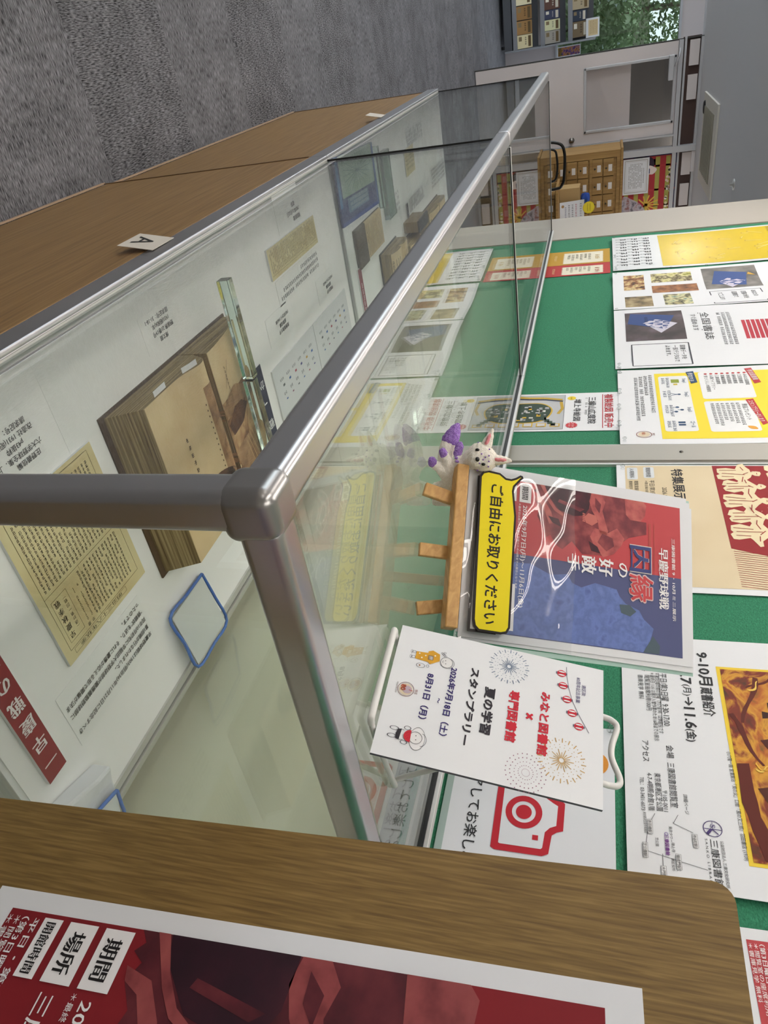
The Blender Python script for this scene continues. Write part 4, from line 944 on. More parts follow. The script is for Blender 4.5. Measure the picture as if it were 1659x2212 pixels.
for q in ([(.012, .05), (.03, .06), (.034, .09), (.016, .10)], [(.018, .13), (.04, .14), (.036, .19), (.02, .2)]): s.blob(q, SEP, 2)
s.circle(.066, .222, .056, SEPD, 2, r2=.046, n=40)
for a, b, r_ in ((.05, .235, .011), (.075, .24, .012), (.095, .232, .010), (.062, .25, .011)): s.circle(a, b, r_, SEPM, 3, n=14); s.circle(a, b - .012, r_ * .55, '#c9a070', 4, n=12)
s.greek(.055, .04, 12, .011, '#4a3826', 2, vert=False) if False else None
for k in range(9): s.greek(.115 - k * .0008, .085 + k * .0135, 1, .0085, '#3c2e1e', 2, seed=k)
for k in range(14): s.rect(.0535, .06 + k * .010, .0555, .063 + k * .010, '#5d4a30', 2)
s.build('right_page', bk, mw=Matrix.Identity(4) @ Matrix.Translation((.166, 0, 0)))
s = Sheet(.16, Lb, .0004, PAGE, bend=lambda u, v: top(.004 + u) + .0008, cell=.006)
s.rect(.0, .09, .16, .205, SEP, 1); s.blob([(.0, .195), (.16, .18), (.16, .255), (.12, .26), (.06, .255), (.0, .25)], SEPM, 2); s.poly([(.06, .132), (.10, .150), (.15, .152), (.158, .130), (.12, .112), (.085, .116)], SEPD, 3); s.blob([(.02, .17), (.05, .18), (.06, .25), (.03, .26)], SEPD, 3)
s.blob([(.0, .085), (.05, .10), (.10, .082), (.16, .10), (.16, .12), (.0, .115)], SEPM, 2)
for k in range(6): s.line([(.06 + .01 * k, .16 + .005 * k), (.02 + .015 * k, .245)], .0018, '#c9a878', 4)
for k in range(8): s.greek(.115, .04 + k * .007, 1, .006, '#5d4a30', 2, seed=k)
s.line([(.10, .035), (.13, .075)], .0008, '#5d4a30', 2)
s.build('left_page', bk, mw=Matrix.Translation((.004, 0, 0)))
for k, x in enumerate((.205, .285)):
    sl = Sheet(.034, .014, .0004, PAPER, bend=lambda u, v, x=x: top(x + u) * .86 + .004); sl.build('page_slip', bk, mw=Matrix.Translation((x, -.0085, .0)))
# acrylic weight bars over the left page
for k, (y, lb) in enumerate(((.062, 'clear greenish weight bar reaching past the front of the open book'), (.236, 'clear greenish weight bar lying on the open book nearer the metal corner'))):
    box_ = box('weight_bar', (-.010, .010, 0, .172, 0, .020), ACRYL, None, bev=.0012, loc=P(-.722 + .004 * k, y, .0505)); tag(box_, lb, 'weight bar', 'clear weight bars')

# navy strip
s = Sheet(.030, .28, .004, FOAM); s.rect(0, 0, .030, .28, '#20263f'); s.vtext('二慶早戦「か', .015, .262, .022, '#eef0f2', 2, step=.042, serif=.05)
flat(s, 'title_strip', -.876, .274, 'navy blue title strip with white brush lettering, left of the open book', 'title strip', 'title strips')
# chart sheets
def chart(x, y, lb, seed):
    s = Sheet(.262, .24, .003, FOAM); s.rect(0, 0, .262, .24, '#dee1e4')
    rg = random.Random(seed); cs = ['#3a6ab0', '#c9a040', '#4a4a8c', '#b04a5c', '#3a6ab0', '#55585e', '#8a4a6c']
    for k in range(6):
        u = .03 + k * .037; s.rect(u, .045, u + .010, .050, cs[k], 2); s.greek(u, .03, 3, .007, '#55585e', 2, seed=k); s.greek(u, .062, 2, .008, '#4a4c52', 2, seed=k + 3); s.rect(u, .078, u + .008, .081, cs[(k + 2) % 7], 2)
    s.line([(.012, .11), (.25, .11)], .0009, '#6a6c72', 2)
    for k in range(7): s.line([(.02 + k * .035, .11), (.02 + k * .035, .11 + rg.uniform(.03, .1))], .0012, '#55585e', 2); s.rect(.024 + k * .035, .112, .03 + k * .035, .12 + rg.random() * .03, cs[k], 2)
    flat(s, 'chart_sheet', x, y, lb, 'chart', 'chart sheets')
chart(-1.182, .312, 'white results chart on board beside the navy title strip', 1); chart(-1.448, .312, 'white results chart on board against the seam end of the case', 2)
label_card(-1.07, .215, .12, .058, [('慶應義塾大学', .01), ('通算成績', .02), ('1903年から1943年', .0)], 'white label card in front of the nearer results chart', .0095)
label_card(-1.38, .235, .12, .058, [('早稲田大学', .01), ('通算成績', .02), ('1903年から1943年', .0)], 'white label card in front of the farther results chart', .0095)
# newspaper clipping
s = Sheet(.295, .062, .004, FOAM); s.rect(0, 0, .295, .062, AGED); s.line([(.004, .054), (.29, .054)], .0006, BK)
for k in range(34): s.greek(.281 - k * .0083, .051, 8, .0058, '#5a5440', 2, vert=True, gap=.1, seed=k)
flat(s, 'newspaper_clipping', -1.319, .097, 'long narrow yellowed newspaper clipping on board', 'clipping', 'printed pages')
s = Sheet(.27, .052, .0004, CAP)
for k, n in enumerate((26, 24, 12)): s.greek(.006, .036 - k * .0135, n, .0097, INKB, 2, gap=.04, seed=k + 9)
flat(s, 'caption_sheet', -1.31, .166, 'white caption sheet with three lines behind the newspaper clipping', 'caption', 'caption sheets')

# moisture sachets with blue rims
BLU = glass_mat('blue_film', '#6fa0e0', .15); CLR = mat('sachet_paper', '#d3d9d8', .35)
def sachet(mw, label, w_=.118, h_=.112):
    t = thing('sachet', label, 'sachet', group='moisture sachets', mw=mw)
    bm = bmesh.new(); n = 10; g = []
    for a in range(n + 1):
        for b in range(n + 1):
            u, v = a / n, b / n; e = sin(pi * u) * sin(pi * v)
            g.append(bm.verts.new((.006 + u * (w_ - .012), .006 + v * (h_ - .012), .0045 + .007 * e + .001 * sin(u * 19) * sin(v * 14) * e)))
    for a in range(n):
        for b in range(n): bm.faces.new((g[a * (n + 1) + b], g[(a + 1) * (n + 1) + b], g[(a + 1) * (n + 1) + b + 1], g[a * (n + 1) + b + 1])).smooth = True
    bt = [bm.verts.new((x, y, .0012)) for x, y in ((.006, .006), (w_ - .006, .006), (w_ - .006, h_ - .006), (.006, h_ - .006))]; bm.faces.new(bt)
    obj('pillow', bm, CLR, t)
    bm = bmesh.new(); tube(bm, smooth_path([(.003, .003, .004), (w_ * .5, .001, .006), (w_ - .003, .003, .004), (w_ - .001, h_ * .5, .006), (w_ - .003, h_ - .003, .004), (w_ * .5, h_ - .002, .006), (.003, h_ - .003, .004), (.002, h_ * .5, .005), (.003, .003, .004)], 4), .0026, 8)
    obj('rim', bm, mat('blue_rim', '#3f6fc0', .25), t)
sachet(frame(P(-.478, .478, .002), (1, -.02, 0), (.02, 1, .16)), 'clear sachet with blue rim lying near the back glass')
sachet(frame(P(-.112, .548, .033), (.95, -.28, .0), (.28, .95, .02)), 'blue rimmed sachet on a folded white paper by the wooden board', .10, .05)
# crumpled white paper block under it
bm = bmesh.new(); bx(bm, 0, .11, 0, .075, 0, .03, bev=.004); bmesh.ops.subdivide_edges(bm, edges=bm.edges[:], cuts=3, use_grid_fill=True)
for v in bm.verts:
    if v.co.z > .01: v.co.z += .003 * sin(v.co.x * 60) * cos(v.co.y * 70); v.co.x += .002 * sin(v.co.y * 90)
tag(obj('folded_paper', bm, PAPER, None, mw=Matrix.Translation(P(-.125, .52, .0006)) @ Matrix.Rotation(-.3, 4, 'Z')), 'folded white paper block in the back corner of the nearer case', 'paper')

# ------------------------------------------------------------------ inside the farther case
bb = thing('booklet', 'blue booklet with pale burst design at the front of the farther case', 'booklet', mw=frame(P(-1.885, .030, .002), (1, -.05, 0), (.05, 1, 0)))
s = Sheet(.365, .165, .006, ink('#31447c')); s.rect(.02, .0, .335, .10, '#9fb6a8', 1); s.rect(.10, .105, .30, .14, '#6c86a4', 1)
for k in range(18): s.line([(.18, .05), (.18 + .13 * cos(k * .35), .05 + .045 * sin(k * .35))], .0012, '#3f6a74', 2)
for k in range(3): s.greek(.11, .128 - k * .011, 18, .0095, '#c9d6d4', 2, seed=k)
s.rect(0, .155, .365, .165, '#2f4f9c', 2); s.rect(0, 0, .016, .16, '#3a66a8', 2); s.rect(.345, 0, .365, .12, '#3a7ab0', 2)
s.build('cover', bb, mw=Matrix.Translation((0, 0, .0062)))
bo = thing('open_book', 'brown backed notebook with handwriting behind the blue booklet', 'book', P(-1.87, .205, 0))
box('back_cover', (0, .275, 0, .10, 0, .006), mat('kraft_brown', '#5d5142', .8), bo, bev=.002); box('spine', (.185, .275, 0, .105, .006, .012), mat('kraft_brown', '#5d5142', .8), bo, bev=.002)
s = Sheet(.178, .10, .004, PAGE)
for k in range(14): s.greek(.165 - k * .0115, .094, 13, .0066, '#5a5040', 2, vert=True, gap=.2, seed=k)
s.build('page', bo, mw=Matrix.Translation((.003, 0, .0105)))
s = Sheet(.032, .20, .004, FOAM); s.rect(0, 0, .032, .20, '#8c3a44'); s.vtext('四', .016, .19, .02, '#e9dede', 2); s.greek(.008, .16, 7, .017, '#e0cfcf', 2, vert=True)
flat(s, 'title_strip', -1.61, .305, 'dull red title strip in the farther case, past the seam', 'title strip', 'title strips')
tag(box('weight_bar', (-.012, .012, 0, .17, 0, .018), ACRYL, None, bev=.0012, loc=P(-1.905, .045, .0006)), 'clear weight bar beside the blue booklet in the farther case', 'weight bar', 'clear weight bars')
tag(box('weight_bar', (-.045, .045, 0, .19, 0, .018), ACRYL, None, bev=.0012, loc=P(-1.985, .07, .0006)), 'wide clear weight slab left of the blue booklet in the farther case', 'weight bar', 'clear weight bars')
s = Sheet(.028, .085, .004, FOAM); s.rect(0, 0, .028, .085, '#2c3550'); s.greek(.007, .08, 5, .014, '#dfe3e8', 2, vert=True)
flat(s, 'title_strip', -2.245, .275, 'short navy title strip in the farther case', 'title strip', 'title strips')
for (x, y, w_, h_, n, rows, lb) in ((-2.15, .20, .115, .075, 9, 4, 'small printed caption left of the wide weight slab'), (-2.53, .265, .26, .055, 20, 4, 'wide printed caption in the middle of the farther case'), (-2.99, .245, .30, .08, 24, 5, 'long printed caption at the far end of the farther case'), (-2.62, .06, .28, .06, 22, 4, 'printed caption at the front of the farther case')):
    s = Sheet(w_, h_, .0004, CAP)
    for k in range(rows): s.greek(.006, h_ - .014 - k * (h_ - .008) / rows, n, (w_ - .012) / n, INKB, 2, gap=.12, seed=k + n)
    flat(s, 'caption_sheet', x, y, lb, 'caption', 'caption sheets')
s = Sheet(.145, .085, .003, FOAM); s.rect(0, 0, .145, .085, AGED); s.greek(.01, .06, 12, .01, '#6a6048', 2); [s.greek(.01, .045 - .012 * k, 14, .009, '#6a6048', 2, seed=k, gap=.2) for k in range(3)]
flat(s, 'magazine_page', -2.425, .115, 'small yellowed page in the farther case', 'page', 'printed pages')
def vol(x, y, w_, d_, h_, c_, lb):
    t = thing('open_book', lb, 'book', P(x, y, 0)); 
    box('cover', (-.004, w_ + .004, -.004, d_ + .004, 0, .004), mat('vol_cover' + c_, c_, .7), t, bev=.001)
    bm = bmesh.new(); n = 16; f = lambda t_: h_ * (1 - .28 * math.exp(-((t_ - .5) / .05) ** 2) - .3 * (2 * t_ - 1) ** 4)
    A = [[bm.verts.new((0, yy, .004))] + [bm.verts.new((w_ * k / n, yy, .004 + f(k / n))) for k in range(n + 1)] + [bm.verts.new((w_, yy, .004))] for yy in (0, d_)]
    m = len(A[0])
    for i in range(m): bm.faces.new((A[0][i], A[0][(i + 1) % m], A[1][(i + 1) % m], A[1][i]))
    bm.faces.new(A[0]); bm.faces.new(A[1]); obj('pages', bm, PG, t)
    s = Sheet(w_ * .99, d_ * .99, .0004, PAGE, bend=lambda u, v: f(u / (w_ * .99)) + .0052, cell=.012)
    for k in range(12):
        if k not in (5, 6): s.greek(w_ * .06 + k * w_ * .08, d_ * .92, 14, d_ * .058, '#5a4e3a', 2, vert=True, gap=.1, seed=k)
    s.build('spread', t)
vol(-2.03, .335, .21, .20, .045, '#3a342c', 'open old volume behind the brown notebook in the farther case')
vol(-2.36, .375, .30, .19, .05, '#5a4428', 'brown open volume in the middle of the farther case')
vol(-2.76, .36, .33, .20, .04, '#4a3a2a', 'open volume at the far end of the farther case')
bx_ = thing('book_box', 'dark edged tan box beside the volumes in the farther case', 'box', P(-2.31, .322, 0)); box('body', (0, .15, 0, .035, 0, .05), mat('tan_box', '#8a7452', .7), bx_, bev=.002); box('lid', (-.002, .152, -.002, .037, .05, .056), mat('dark_lid', '#3c3a38', .6), bx_, bev=.001)
# ------------------------------------------------------------------ on top of the nearer case
ZT = H                                     # glass top, counted from the case floor
def lean_frame(x, y, z, yaw, lean, back=0.0):
    r = Vector((cos(yaw), sin(yaw), 0)); n0 = Vector((-sin(yaw), cos(yaw), 0)); u = Vector((0, 0, 1)) * cos(lean) + n0 * sin(lean)
    return r, u, r.cross(u), n0
# leaflet on its white wire stand
yaw, lean = .124, .256
r, u, n, n0 = lean_frame(0, 0, 0, yaw, lean); W5, H5 = .148, .210
bl = P(-.110, .294, .4525) - r * W5 / 2
LF = frame(bl, r, u)
s = Sheet(W5, H5, .0035, mat('leaflet_card', '#e9ebee', .65, bump=.08, bscale=90), back=mat('leaflet_back', '#6a6670', .7))
for f_i in range(len(s.mi)):
    pass
PUR = '#352a6a'; RD = '#c22436'; DK = '#2c2830'
s.text('港区政', .0235, .1885, .0045, PUR, 2, w=.0125); s.text('80周年記念事業', .0160, .1830, .0047, PUR, 2, w=.0295)
s.line([(.0065, .1725), (.018, .1735), (.030, .1755), (.044, .1795), (.058, .186), (.076, .1965)], .0005, '#6a6478', 2)
for (a, b) in ((.0155, .1680), (.0295, .1700), (.0445, .1745), (.0585, .1800), (.0715, .1868)):
    s.circle(a, b, .0040, RD, 2, r2=.0046, n=20); s.circle(a - .0019, b, .0008, '#e9ebee', 3, r2=.0034, n=10); s.circle(a + .0019, b, .0008, '#e9ebee', 3, r2=.0034, n=10); s.rect(a - .0013, b + .0043, a + .0013, b + .0056, '#6a6478', 3); s.rect(a - .0013, b - .0056, a + .0013, b - .0043, '#6a6478', 3)
s.text('みなと図書館', .0425, .1490, .0102, RD, 2, w=.0675, bold=.04); s.text('×', .0700, .1335, .0140, RD, 2, bold=.045); s.text('専門図書館', .0490, .1185, .0108, RD, 2, w=.0550, bold=.04)
s.text('夏の学習', .0515, .0945, .0110, DK, 2, w=.0510, bold=.04); s.text('スタンプラリー', .0335, .0780, .0095, DK, 2, w=.0850, bold=.04)
s.text('2026年7月18日（土）', .0385, .0578, .0078, PUR, 2, w=.0760, bold=.032); s.text('～', .0765, .0490, .006, PUR, 2, bold=.03); s.text('8月31日（月）', .0515, .0360, .0080, PUR, 2, w=.0510, bold=.032)
def firework(cx, cy_, R_, c, l=2):
    for k in range(20):
        a = 2 * pi * k / 20
        s.line([(cx + R_ * .10 * cos(a), cy_ + R_ * .10 * sin(a)), (cx + R_ * (.5 if k % 2 else .36) * cos(a), cy_ + R_ * (.5 if k % 2 else .36) * sin(a))], R_ * .028, c, l)
        s.line([(cx + R_ * .80 * cos(a), cy_ + R_ * .80 * sin(a)), (cx + R_ * 1.0 * cos(a), cy_ + R_ * 1.0 * sin(a))], R_ * .035, c, l)
        for q in (.58, .70): s.circle(cx + R_ * q * cos(a + .16), cy_ + R_ * q * sin(a + .16), R_ * .018, c, l, n=6)
        s.circle(cx + R_ * .9 * cos(a + .157), cy_ + R_ * .9 * sin(a + .157), R_ * .022, c, l, n=6)
firework(.0215, .1150, .0205, '#5d7490'); firework(.1105, .1720, .0225, '#c09a58')
for q, nn in ((.0185, 26), (.0145, 24), (.0105, 22), (.0068, 20)):
    for k in range(nn): s.circle(.1310 + q * cos(2 * pi * k / nn), .1405 + q * sin(2 * pi * k / nn), .00055 if q > .012 else .0004, '#8a5c74', 2, n=7)
s.ring(.131, .1405, .0036, .0003, '#b39aa8', 2)
LN = '#3c3a44'; OC = '#cf9a2a'
# child in a yellow robe
s.poly([(.0285, .0205), (.0375, .0205), (.0385, .0335), (.0275, .0335)], OC, 2); s.poly([(.0265, .0445), (.0345, .0455), (.0405, .0365), (.0375, .0325), (.0255, .0325), (.0235, .037)], OC, 3)
s.box(.0305, .0335, .0355, .0385, .0003, LN, 4); s.rect(.0307, .0337, .0353, .0383, '#e9ebee', 3)
s.ring(.0345, .0525, .0062, .0004, LN, 4); s.circle(.0345, .0525, .0060, '#ecebea', 3); s.ring(.035, .0545, .0058, .0004, LN, 5, a0=.2, a1=pi - .1)
s.circle(.0325, .0512, .0005, LN, 5, n=8); s.circle(.0362, .0518, .0005, LN, 5, n=8); s.ring(.0345, .0495, .0012, .0003, LN, 5, a0=pi, a1=2 * pi, n=8)
for k in range(5): s.ring(.0275 - .0010 * k, .0505 - .0013 * k + .004 * (k > 3), .0011, .0003, LN, 4, n=10)
for a in (.0300, .0360): s.ring(a, .0185, .0014, .0003, LN, 4, n=12, ry=1.5); s.ring(a, .016, .0019, .0003, LN, 4, n=12, ry=.6)
s.ring(.0445, .0275, .0026, .0003, LN, 4, ry=1.6); s.circle(.0445, .0265, .0009, '#8a5a34', 4, n=8); s.ring(.0435, .0345, .0015, .0003, LN, 4, n=12)
for q in ((.0305, .0240), (.0350, .0270), (.0315, .0305), (.0295, .040)): s.circle(q[0], q[1], .0009, '#f2ead8', 4, n=8)
# child with hat and melon
s.ring(.1235, .0375, .0060, .0004, LN, 4); s.circle(.1235, .0375, .0058, '#ecebea', 3); s.ring(.1240, .0390, .0115, .0004, LN, 3, ry=.62); s.circle(.1240, .0390, .0113, '#edeced', 2, r2=.0070); s.ring(.1245, .0425, .0065, .0004, LN, 4, a0=.1, a1=pi - .1, ry=.8)
s.circle(.1215, .0375, .0005, LN, 5, n=8); s.circle(.1255, .0380, .0005, LN, 5, n=8)
q = [(.1175 + .0, .0320), (.1295, .0330)] ; s.poly([(.1170, .0325)] + [(.1232 + .0062 * cos(pi + pi * k / 10), .0327 + .0066 * sin(pi + pi * k / 10)) for k in range(11)] + [(.1296, .0330)], RD, 5)
for k in range(8): s.circle(.1195 + .001 * k, .0305 - .0012 * (k % 3), .0003, '#3a1c1c', 6, n=6)
for a, b, ry in ((.1155, .0285, 1.6), (.1305, .0275, 1.6), (.1185, .0165, 2.2), (.1265, .0155, 2.2)): s.ring(a, b, .0019, .0004, LN, 4, ry=ry, n=16)
s.poly([(.1175, .0235), (.1290, .0225), (.1285, .0195), (.1235, .0185), (.1185, .0200)], '#2c2a30', 4); s.line([(.1185, .026), (.1182, .0235)], .0004, LN, 4); s.line([(.1282, .026), (.1288, .0225)], .0004, LN, 4)
# anniversary mark
s.ring(.0752, .0185, .0079, .0005, '#7a4a3c', 3); s.circle(.0752, .0185, .0066, '#d9c8ae', 2); s.circle(.0752, .0200, .0044, '#b9a8b4', 3, n=14); s.text('80', .0705, .0130, .0068, '#a8452c', 4, bold=.03); s.text('港区', .0728, .0275, .0030, '#8a4436', 4); s.text('MINATO CITY', .0690, .0085, .0020, '#5c3c34', 4)
s.line([(.0752, .0215), (.0757, .0255)], .0006, '#b04a3c', 4)
lf = tag(s.build('leaflet_card', mw=LF), 'white leaflet card with red and black lettering and fireworks on a wire stand', 'leaflet')
WIRE = mat('white_wire', '#e4e3e0', .3)
def wl(a, b, c): return bl + r * a + u * b + n * c
def onglass(a, d, z=.0035):   # a along the card, d towards the wall
    p = bl + r * a + n0 * d; return Vector((p.x, p.y, ZB + ZT + z))
bm = bmesh.new(); WR = .0030
pts = [onglass(.018, -.016, .010), onglass(.018, -.004), onglass(.018, .055), onglass(.014, .095)]
loop = [onglass(.016, -.006, .0040), onglass(.016, .03, .0036), onglass(.020, .112, .0036), onglass(.030, .122, .0045), wl(.045, .10, -.040), wl(.048, .19, -.009), wl(.049, .210, -.008), wl(.051, .2205, -.008), wl(.058, .2255, -.008), wl(.078, .2205, -.008), wl(.092, .2205, -.008), wl(.110, .2275, -.008), wl(.1175, .2255, -.008), wl(.119, .2175, -.008), wl(.119, .20, -.009), wl(.112, .10, -.040), onglass(.106, .126, .0045), onglass(.116, .118, .0036), onglass(.122, .03, .0036), onglass(.122, -.006, .0040)]
tube(bm, smooth_path(loop, 5), WR, 10)
st = thing('wire_stand', 'white bent wire stand holding the leaflet card on the glass', 'stand', P(-.11, .30, ZT))
def rel(o, bm_): 
    for v in bm_.verts: v.co -= Vector(o.location)
rel(st, bm); obj('back_wire', bm, WIRE, st)
bm = bmesh.new(); tube(bm, smooth_path([onglass(.016, -.006, .0040), onglass(.017, -.0115, .0046), onglass(.024, -.0135, .0050), onglass(.07, -.0125, .0046), onglass(.114, -.0135, .0050), onglass(.121, -.0115, .0046), onglass(.122, -.006, .0040)], 5), WR * 1.15, 10); rel(st, bm); obj('front_lip', bm, WIRE, st)

# easel with the exhibition flyers
yaw, lean = .640, .458
r, u, n, n0 = lean_frame(0, 0, 0, yaw, lean); W4, H4 = .210, .297
b4 = P(-.322, .287, .496) - r * W4 / 2
EF = frame(b4, r, u)
ez = thing('easel', 'small wooden table easel carrying the exhibition flyers', 'easel', P(-.322, .287, ZT))
Minv = Matrix.Translation(-Vector(ez.location))
def eb(name, d, parent=ez, m=EASELW, bev=.0015):
    bm = bmesh.new(); bx(bm, *d, bev=bev); bm.transform(Minv @ EF); return obj(name, bm, m, parent)
def bar2(name, p, q, w_, t_, m=EASELW, parent=ez, side=None):
    # flat bar between two world points
    p, q = Vector(p), Vector(q); d = (q - p).normalized(); s_ = (side or r); s_ = (s_ - d * s_.dot(d)).normalized(); k = d.cross(s_)
    bm = bmesh.new(); L_ = (q - p).length; bx(bm, -w_ / 2, w_ / 2, 0, L_, -t_ / 2, t_ / 2, bev=.0012)
    m4 = Matrix.Identity(4)
    for i in range(3): m4[i][0] = s_[i]; m4[i][1] = d[i]; m4[i][2] = k[i]; m4[i][3] = p[i]
    bm.transform(Minv @ m4); return obj(name, bm, m, parent)
eb('ledge', (.004, .2035, -.0185, -.0035, -.010, .0115))
eb('ledge_lip', (.004, .2035, -.0035, .002, .0075, .0115)) if False else None
def foot(x, y): return P(x, y, ZT + .0008)
def wle(a, b, c): return b4 + r * a + u * b + n * c
for (fx, fy, ua, ub) in ((-.3655, .2325, .030, .094), (-.3060, .2790, .105, .105), (-.2595, .3310, .180, .116)):
    top_ = wle(ub, .262, -.016); f_ = foot(fx, fy); bar2('leg', f_, top_, .016, .008)
bar2('rear_leg', foot(-.422, .427), wle(.105, .255, -.022), .014, .008)
eb('cross_bar', (.055, .155, .10, .114, -.022, -.016)); eb('head_block', (.082, .128, .245, .268, -.0225, -.0115))
# flyers: a stack with the front one printed
FL = []
for k, (du, dv, ro) in enumerate(((0, 0, 0), (.003, .0035, -.012), (-.0055, -.003, .004))):
    z = -.0015 - .0012 * k
    m4 = EF @ Matrix.Translation((du, dv + .0005, z)) @ Matrix.Rotation(ro, 4, 'Z')
    s = Sheet(W4, H4, .0006)
    if k == 0: exhibit(s, .001)
    tag(s.build('exhibition_flyer', mw=m4), ('front exhibition flyer on the easel, red and blue with white lettering', 'plain edged flyer just behind the front one on the easel', 'hindmost flyer of the stack on the easel')[k], 'flyer', 'exhibition flyers on the easel')
# clear pouch over the lower half of the flyers
bm = bmesh.new(); n1, n2 = 46, 34; g = []; rgp = random.Random(2)
def pf(a, b):
    x, y = a * .219, b * .134
    e = min(1, 6 * a, 6 * (1 - a)) * min(1, 5 * (b + .12))
    return .0022 + e * (.0028 + .0022 * sin(x * 34 + y * 22 + .6) + .0011 * sin(x * 75 - y * 60 + 2) + .0007 * sin(x * 30 + y * 130))
for i in range(n1 + 1):
    for j in range(n2 + 1):
        a, b = i / n1, j / n2; g.append(bm.verts.new((-.004 + a * .219, -.001 + b * .139, pf(a, b))))
for i in range(n1):
    for j in range(n2): bm.faces.new((g[i * (n2 + 1) + j], g[(i + 1) * (n2 + 1) + j], g[(i + 1) * (n2 + 1) + j + 1], g[i * (n2 + 1) + j + 1])).smooth = True
po = thing('clear_pouch', 'clear plastic pouch covering the lower half of the flyers on the easel', 'pouch', mw=EF)
obj('front_film', bm, POUCH, po)
bm = bmesh.new(); bx(bm, -.004, .2205, -.001, .299, -.0062, -.0056); obj('back_film', bm, glass_mat('pouch_back', '#dfeeea', .05), po)
for a in (-.0042, .2150): 
    box('side_seam', (a, a + .0055, -.001, .299, -.0056, -.0048), mat('seam_green', '#a9c9bf', .3), po)
# yellow speech bubble card
bub = [(.0065, .021), (.009, .014), (.015, .0105), (.190, .0135), (.198, .0155), (.203, .021), (.2035, .048), (.2015, .055), (.195, .0585), (.060, .0590), (.0285, .0545), (.0225, .0555), (.0135, .0625), (.0095, .066), (.0068, .0648), (.0062, .0618), (.0105, .0560), (.0130, .0505), (.0128, .044), (.0075, .036)]
def inset(p, d):
    out = []; n_ = len(p)
    for k in range(n_):
        a, b, c = Vector(p[k - 1]), Vector(p[k]), Vector(p[(k + 1) % n_]); e1 = (b - a).normalized(); e2 = (c - b).normalized()
        m_ = Vector((-(e1.y + e2.y), e1.x + e2.x)); m_.normalize(); q = b + m_ * d / max(.6, m_.dot(Vector((-e1.y, e1.x)))); out.append((q.x, q.y))
    return out
s = Sheet(.01, .01, base=False); s.poly(inset(bub, 0), '#26201e', 0); s.poly(inset(bub, .0026), '#ecd91c', 1)
i0 = len(s.v); nn = len(bub); s.v += [(a, b, 0) for a, b in bub] + [(a, b, -.0014) for a, b in bub]; s.add([(i0 + k, i0 + (k + 1) % nn, i0 + nn + (k + 1) % nn, i0 + nn + k) for k in range(nn)], '#26201e')
s.text('ご自由にお取りください', .0235, .0255, .0172, '#1f1b1a', 2, w=.170, bold=.022)
tag(s.build('speech_bubble_card', mw=EF @ Matrix.Translation((0, 0, .0098)) @ Matrix.Rotation(0.02, 4, 'X')), 'yellow speech bubble card with black lettering stuck on the pouch', 'card')
s = Sheet(.19, .034, .0008, ink('#3c3836')); s.rect(.003, .003, .187, .031, '#c9c6c0', 1)
tag(s.build('card_strip', mw=EF @ Matrix.Translation((.014, .009, .0072))), 'dark rimmed strip of card half hidden behind the speech bubble', 'card')

# felted fox-like animal
WOOL = noise_mat('felt_wool', ['#efe6d4', '#f8f2e6', '#fefbf5'], (900, 900, 900), 3, .95, .4, bump=.45); VIO = noise_mat('felt_violet', ['#8a5fb4', '#9a74c4', '#bba2d8'], (700, 700, 700), 3, .95, .3, bump=.8)
PINK = mat('felt_pink', '#d98a90', .9)
fc = Vector((-.412, .224, ZB + ZT))
rx = Vector((.578, .816, 0)).normalized(); tw = Vector((.816, -.578, 0)).normalized(); up = Vector((0, 0, 1))
an = thing('felt_animal', 'white needle-felted fox-like animal with violet tips standing left of the easel', 'figurine', fc)
def A(a, b, c): return rx * (a * .001) + up * (b * .001) + tw * (c * .001)     # millimetres: right, up, towards the camera
def fuzz(bm, amp, f=900, seed=0):
    for v in bm.verts:
        c = v.co * f; v.co += v.co.normalized() * 0 + Vector((sin(c.y + seed), sin(c.z * 1.3 + seed), sin(c.x * 1.7 + seed))) * amp
def skin(name, nodes, edges, m, parent, lv=2, amp=.00025):
    # rounded limbs grown along a skeleton and fused into one surface
    bm = bmesh.new()
    def ball(c, r_):
        q = bmesh.ops.create_icosphere(bm, subdivisions=2, radius=r_ * .001)
        for v in q['verts']: v.co += c
    for q in nodes: ball(A(*q[:3]), q[3])
    for i, j in edges:
        p, q = nodes[i], nodes[j]; n_ = max(2, int(math.dist(p[:3], q[:3]) / max(1.2, min(p[3], q[3]) * .35)))
        for k in range(1, n_):
            t = k / n_; ball(A(*[p[d] * (1 - t) + q[d] * t for d in range(3)]), p[3] * (1 - t) + q[3] * t)
    me = bpy.data.meshes.new(name); bm.to_mesh(me); bm.free(); o = bpy.data.objects.new(name, me); COL.objects.link(o)
    md = o.modifiers.new('r', 'REMESH'); md.mode = 'VOXEL'; md.voxel_size = .0009
    sm_ = o.modifiers.new('s', 'SMOOTH'); sm_.iterations = 3
    dg = bpy.context.evaluated_depsgraph_get(); me2 = bpy.data.meshes.new_from_object(o.evaluated_get(dg)); bpy.data.objects.remove(o)
    bm = bmesh.new(); bm.from_mesh(me2); bpy.data.meshes.remove(me2); fuzz(bm, amp)
    return obj(name, bm, m, parent, smooth=True)
def hair(name, o, n_, l_, m, parent):
    # short stray wool fibres
    rg = random.Random(4); bm = bmesh.new(); ps = o.data.polygons
    for k in range(n_):
        p = ps[rg.randrange(len(ps))]; c = p.center; d = (p.normal + Vector((rg.uniform(-.7, .7), rg.uniform(-.7, .7), rg.uniform(-.7, .7)))).normalized() * l_ * rg.uniform(.5, 1.2)
        w_ = d.orthogonal().normalized() * .00009
        a, b, e = bm.verts.new(c - w_), bm.verts.new(c + w_), bm.verts.new(c + d); bm.faces.new((a, b, e))
    return obj(name, bm, m, parent)
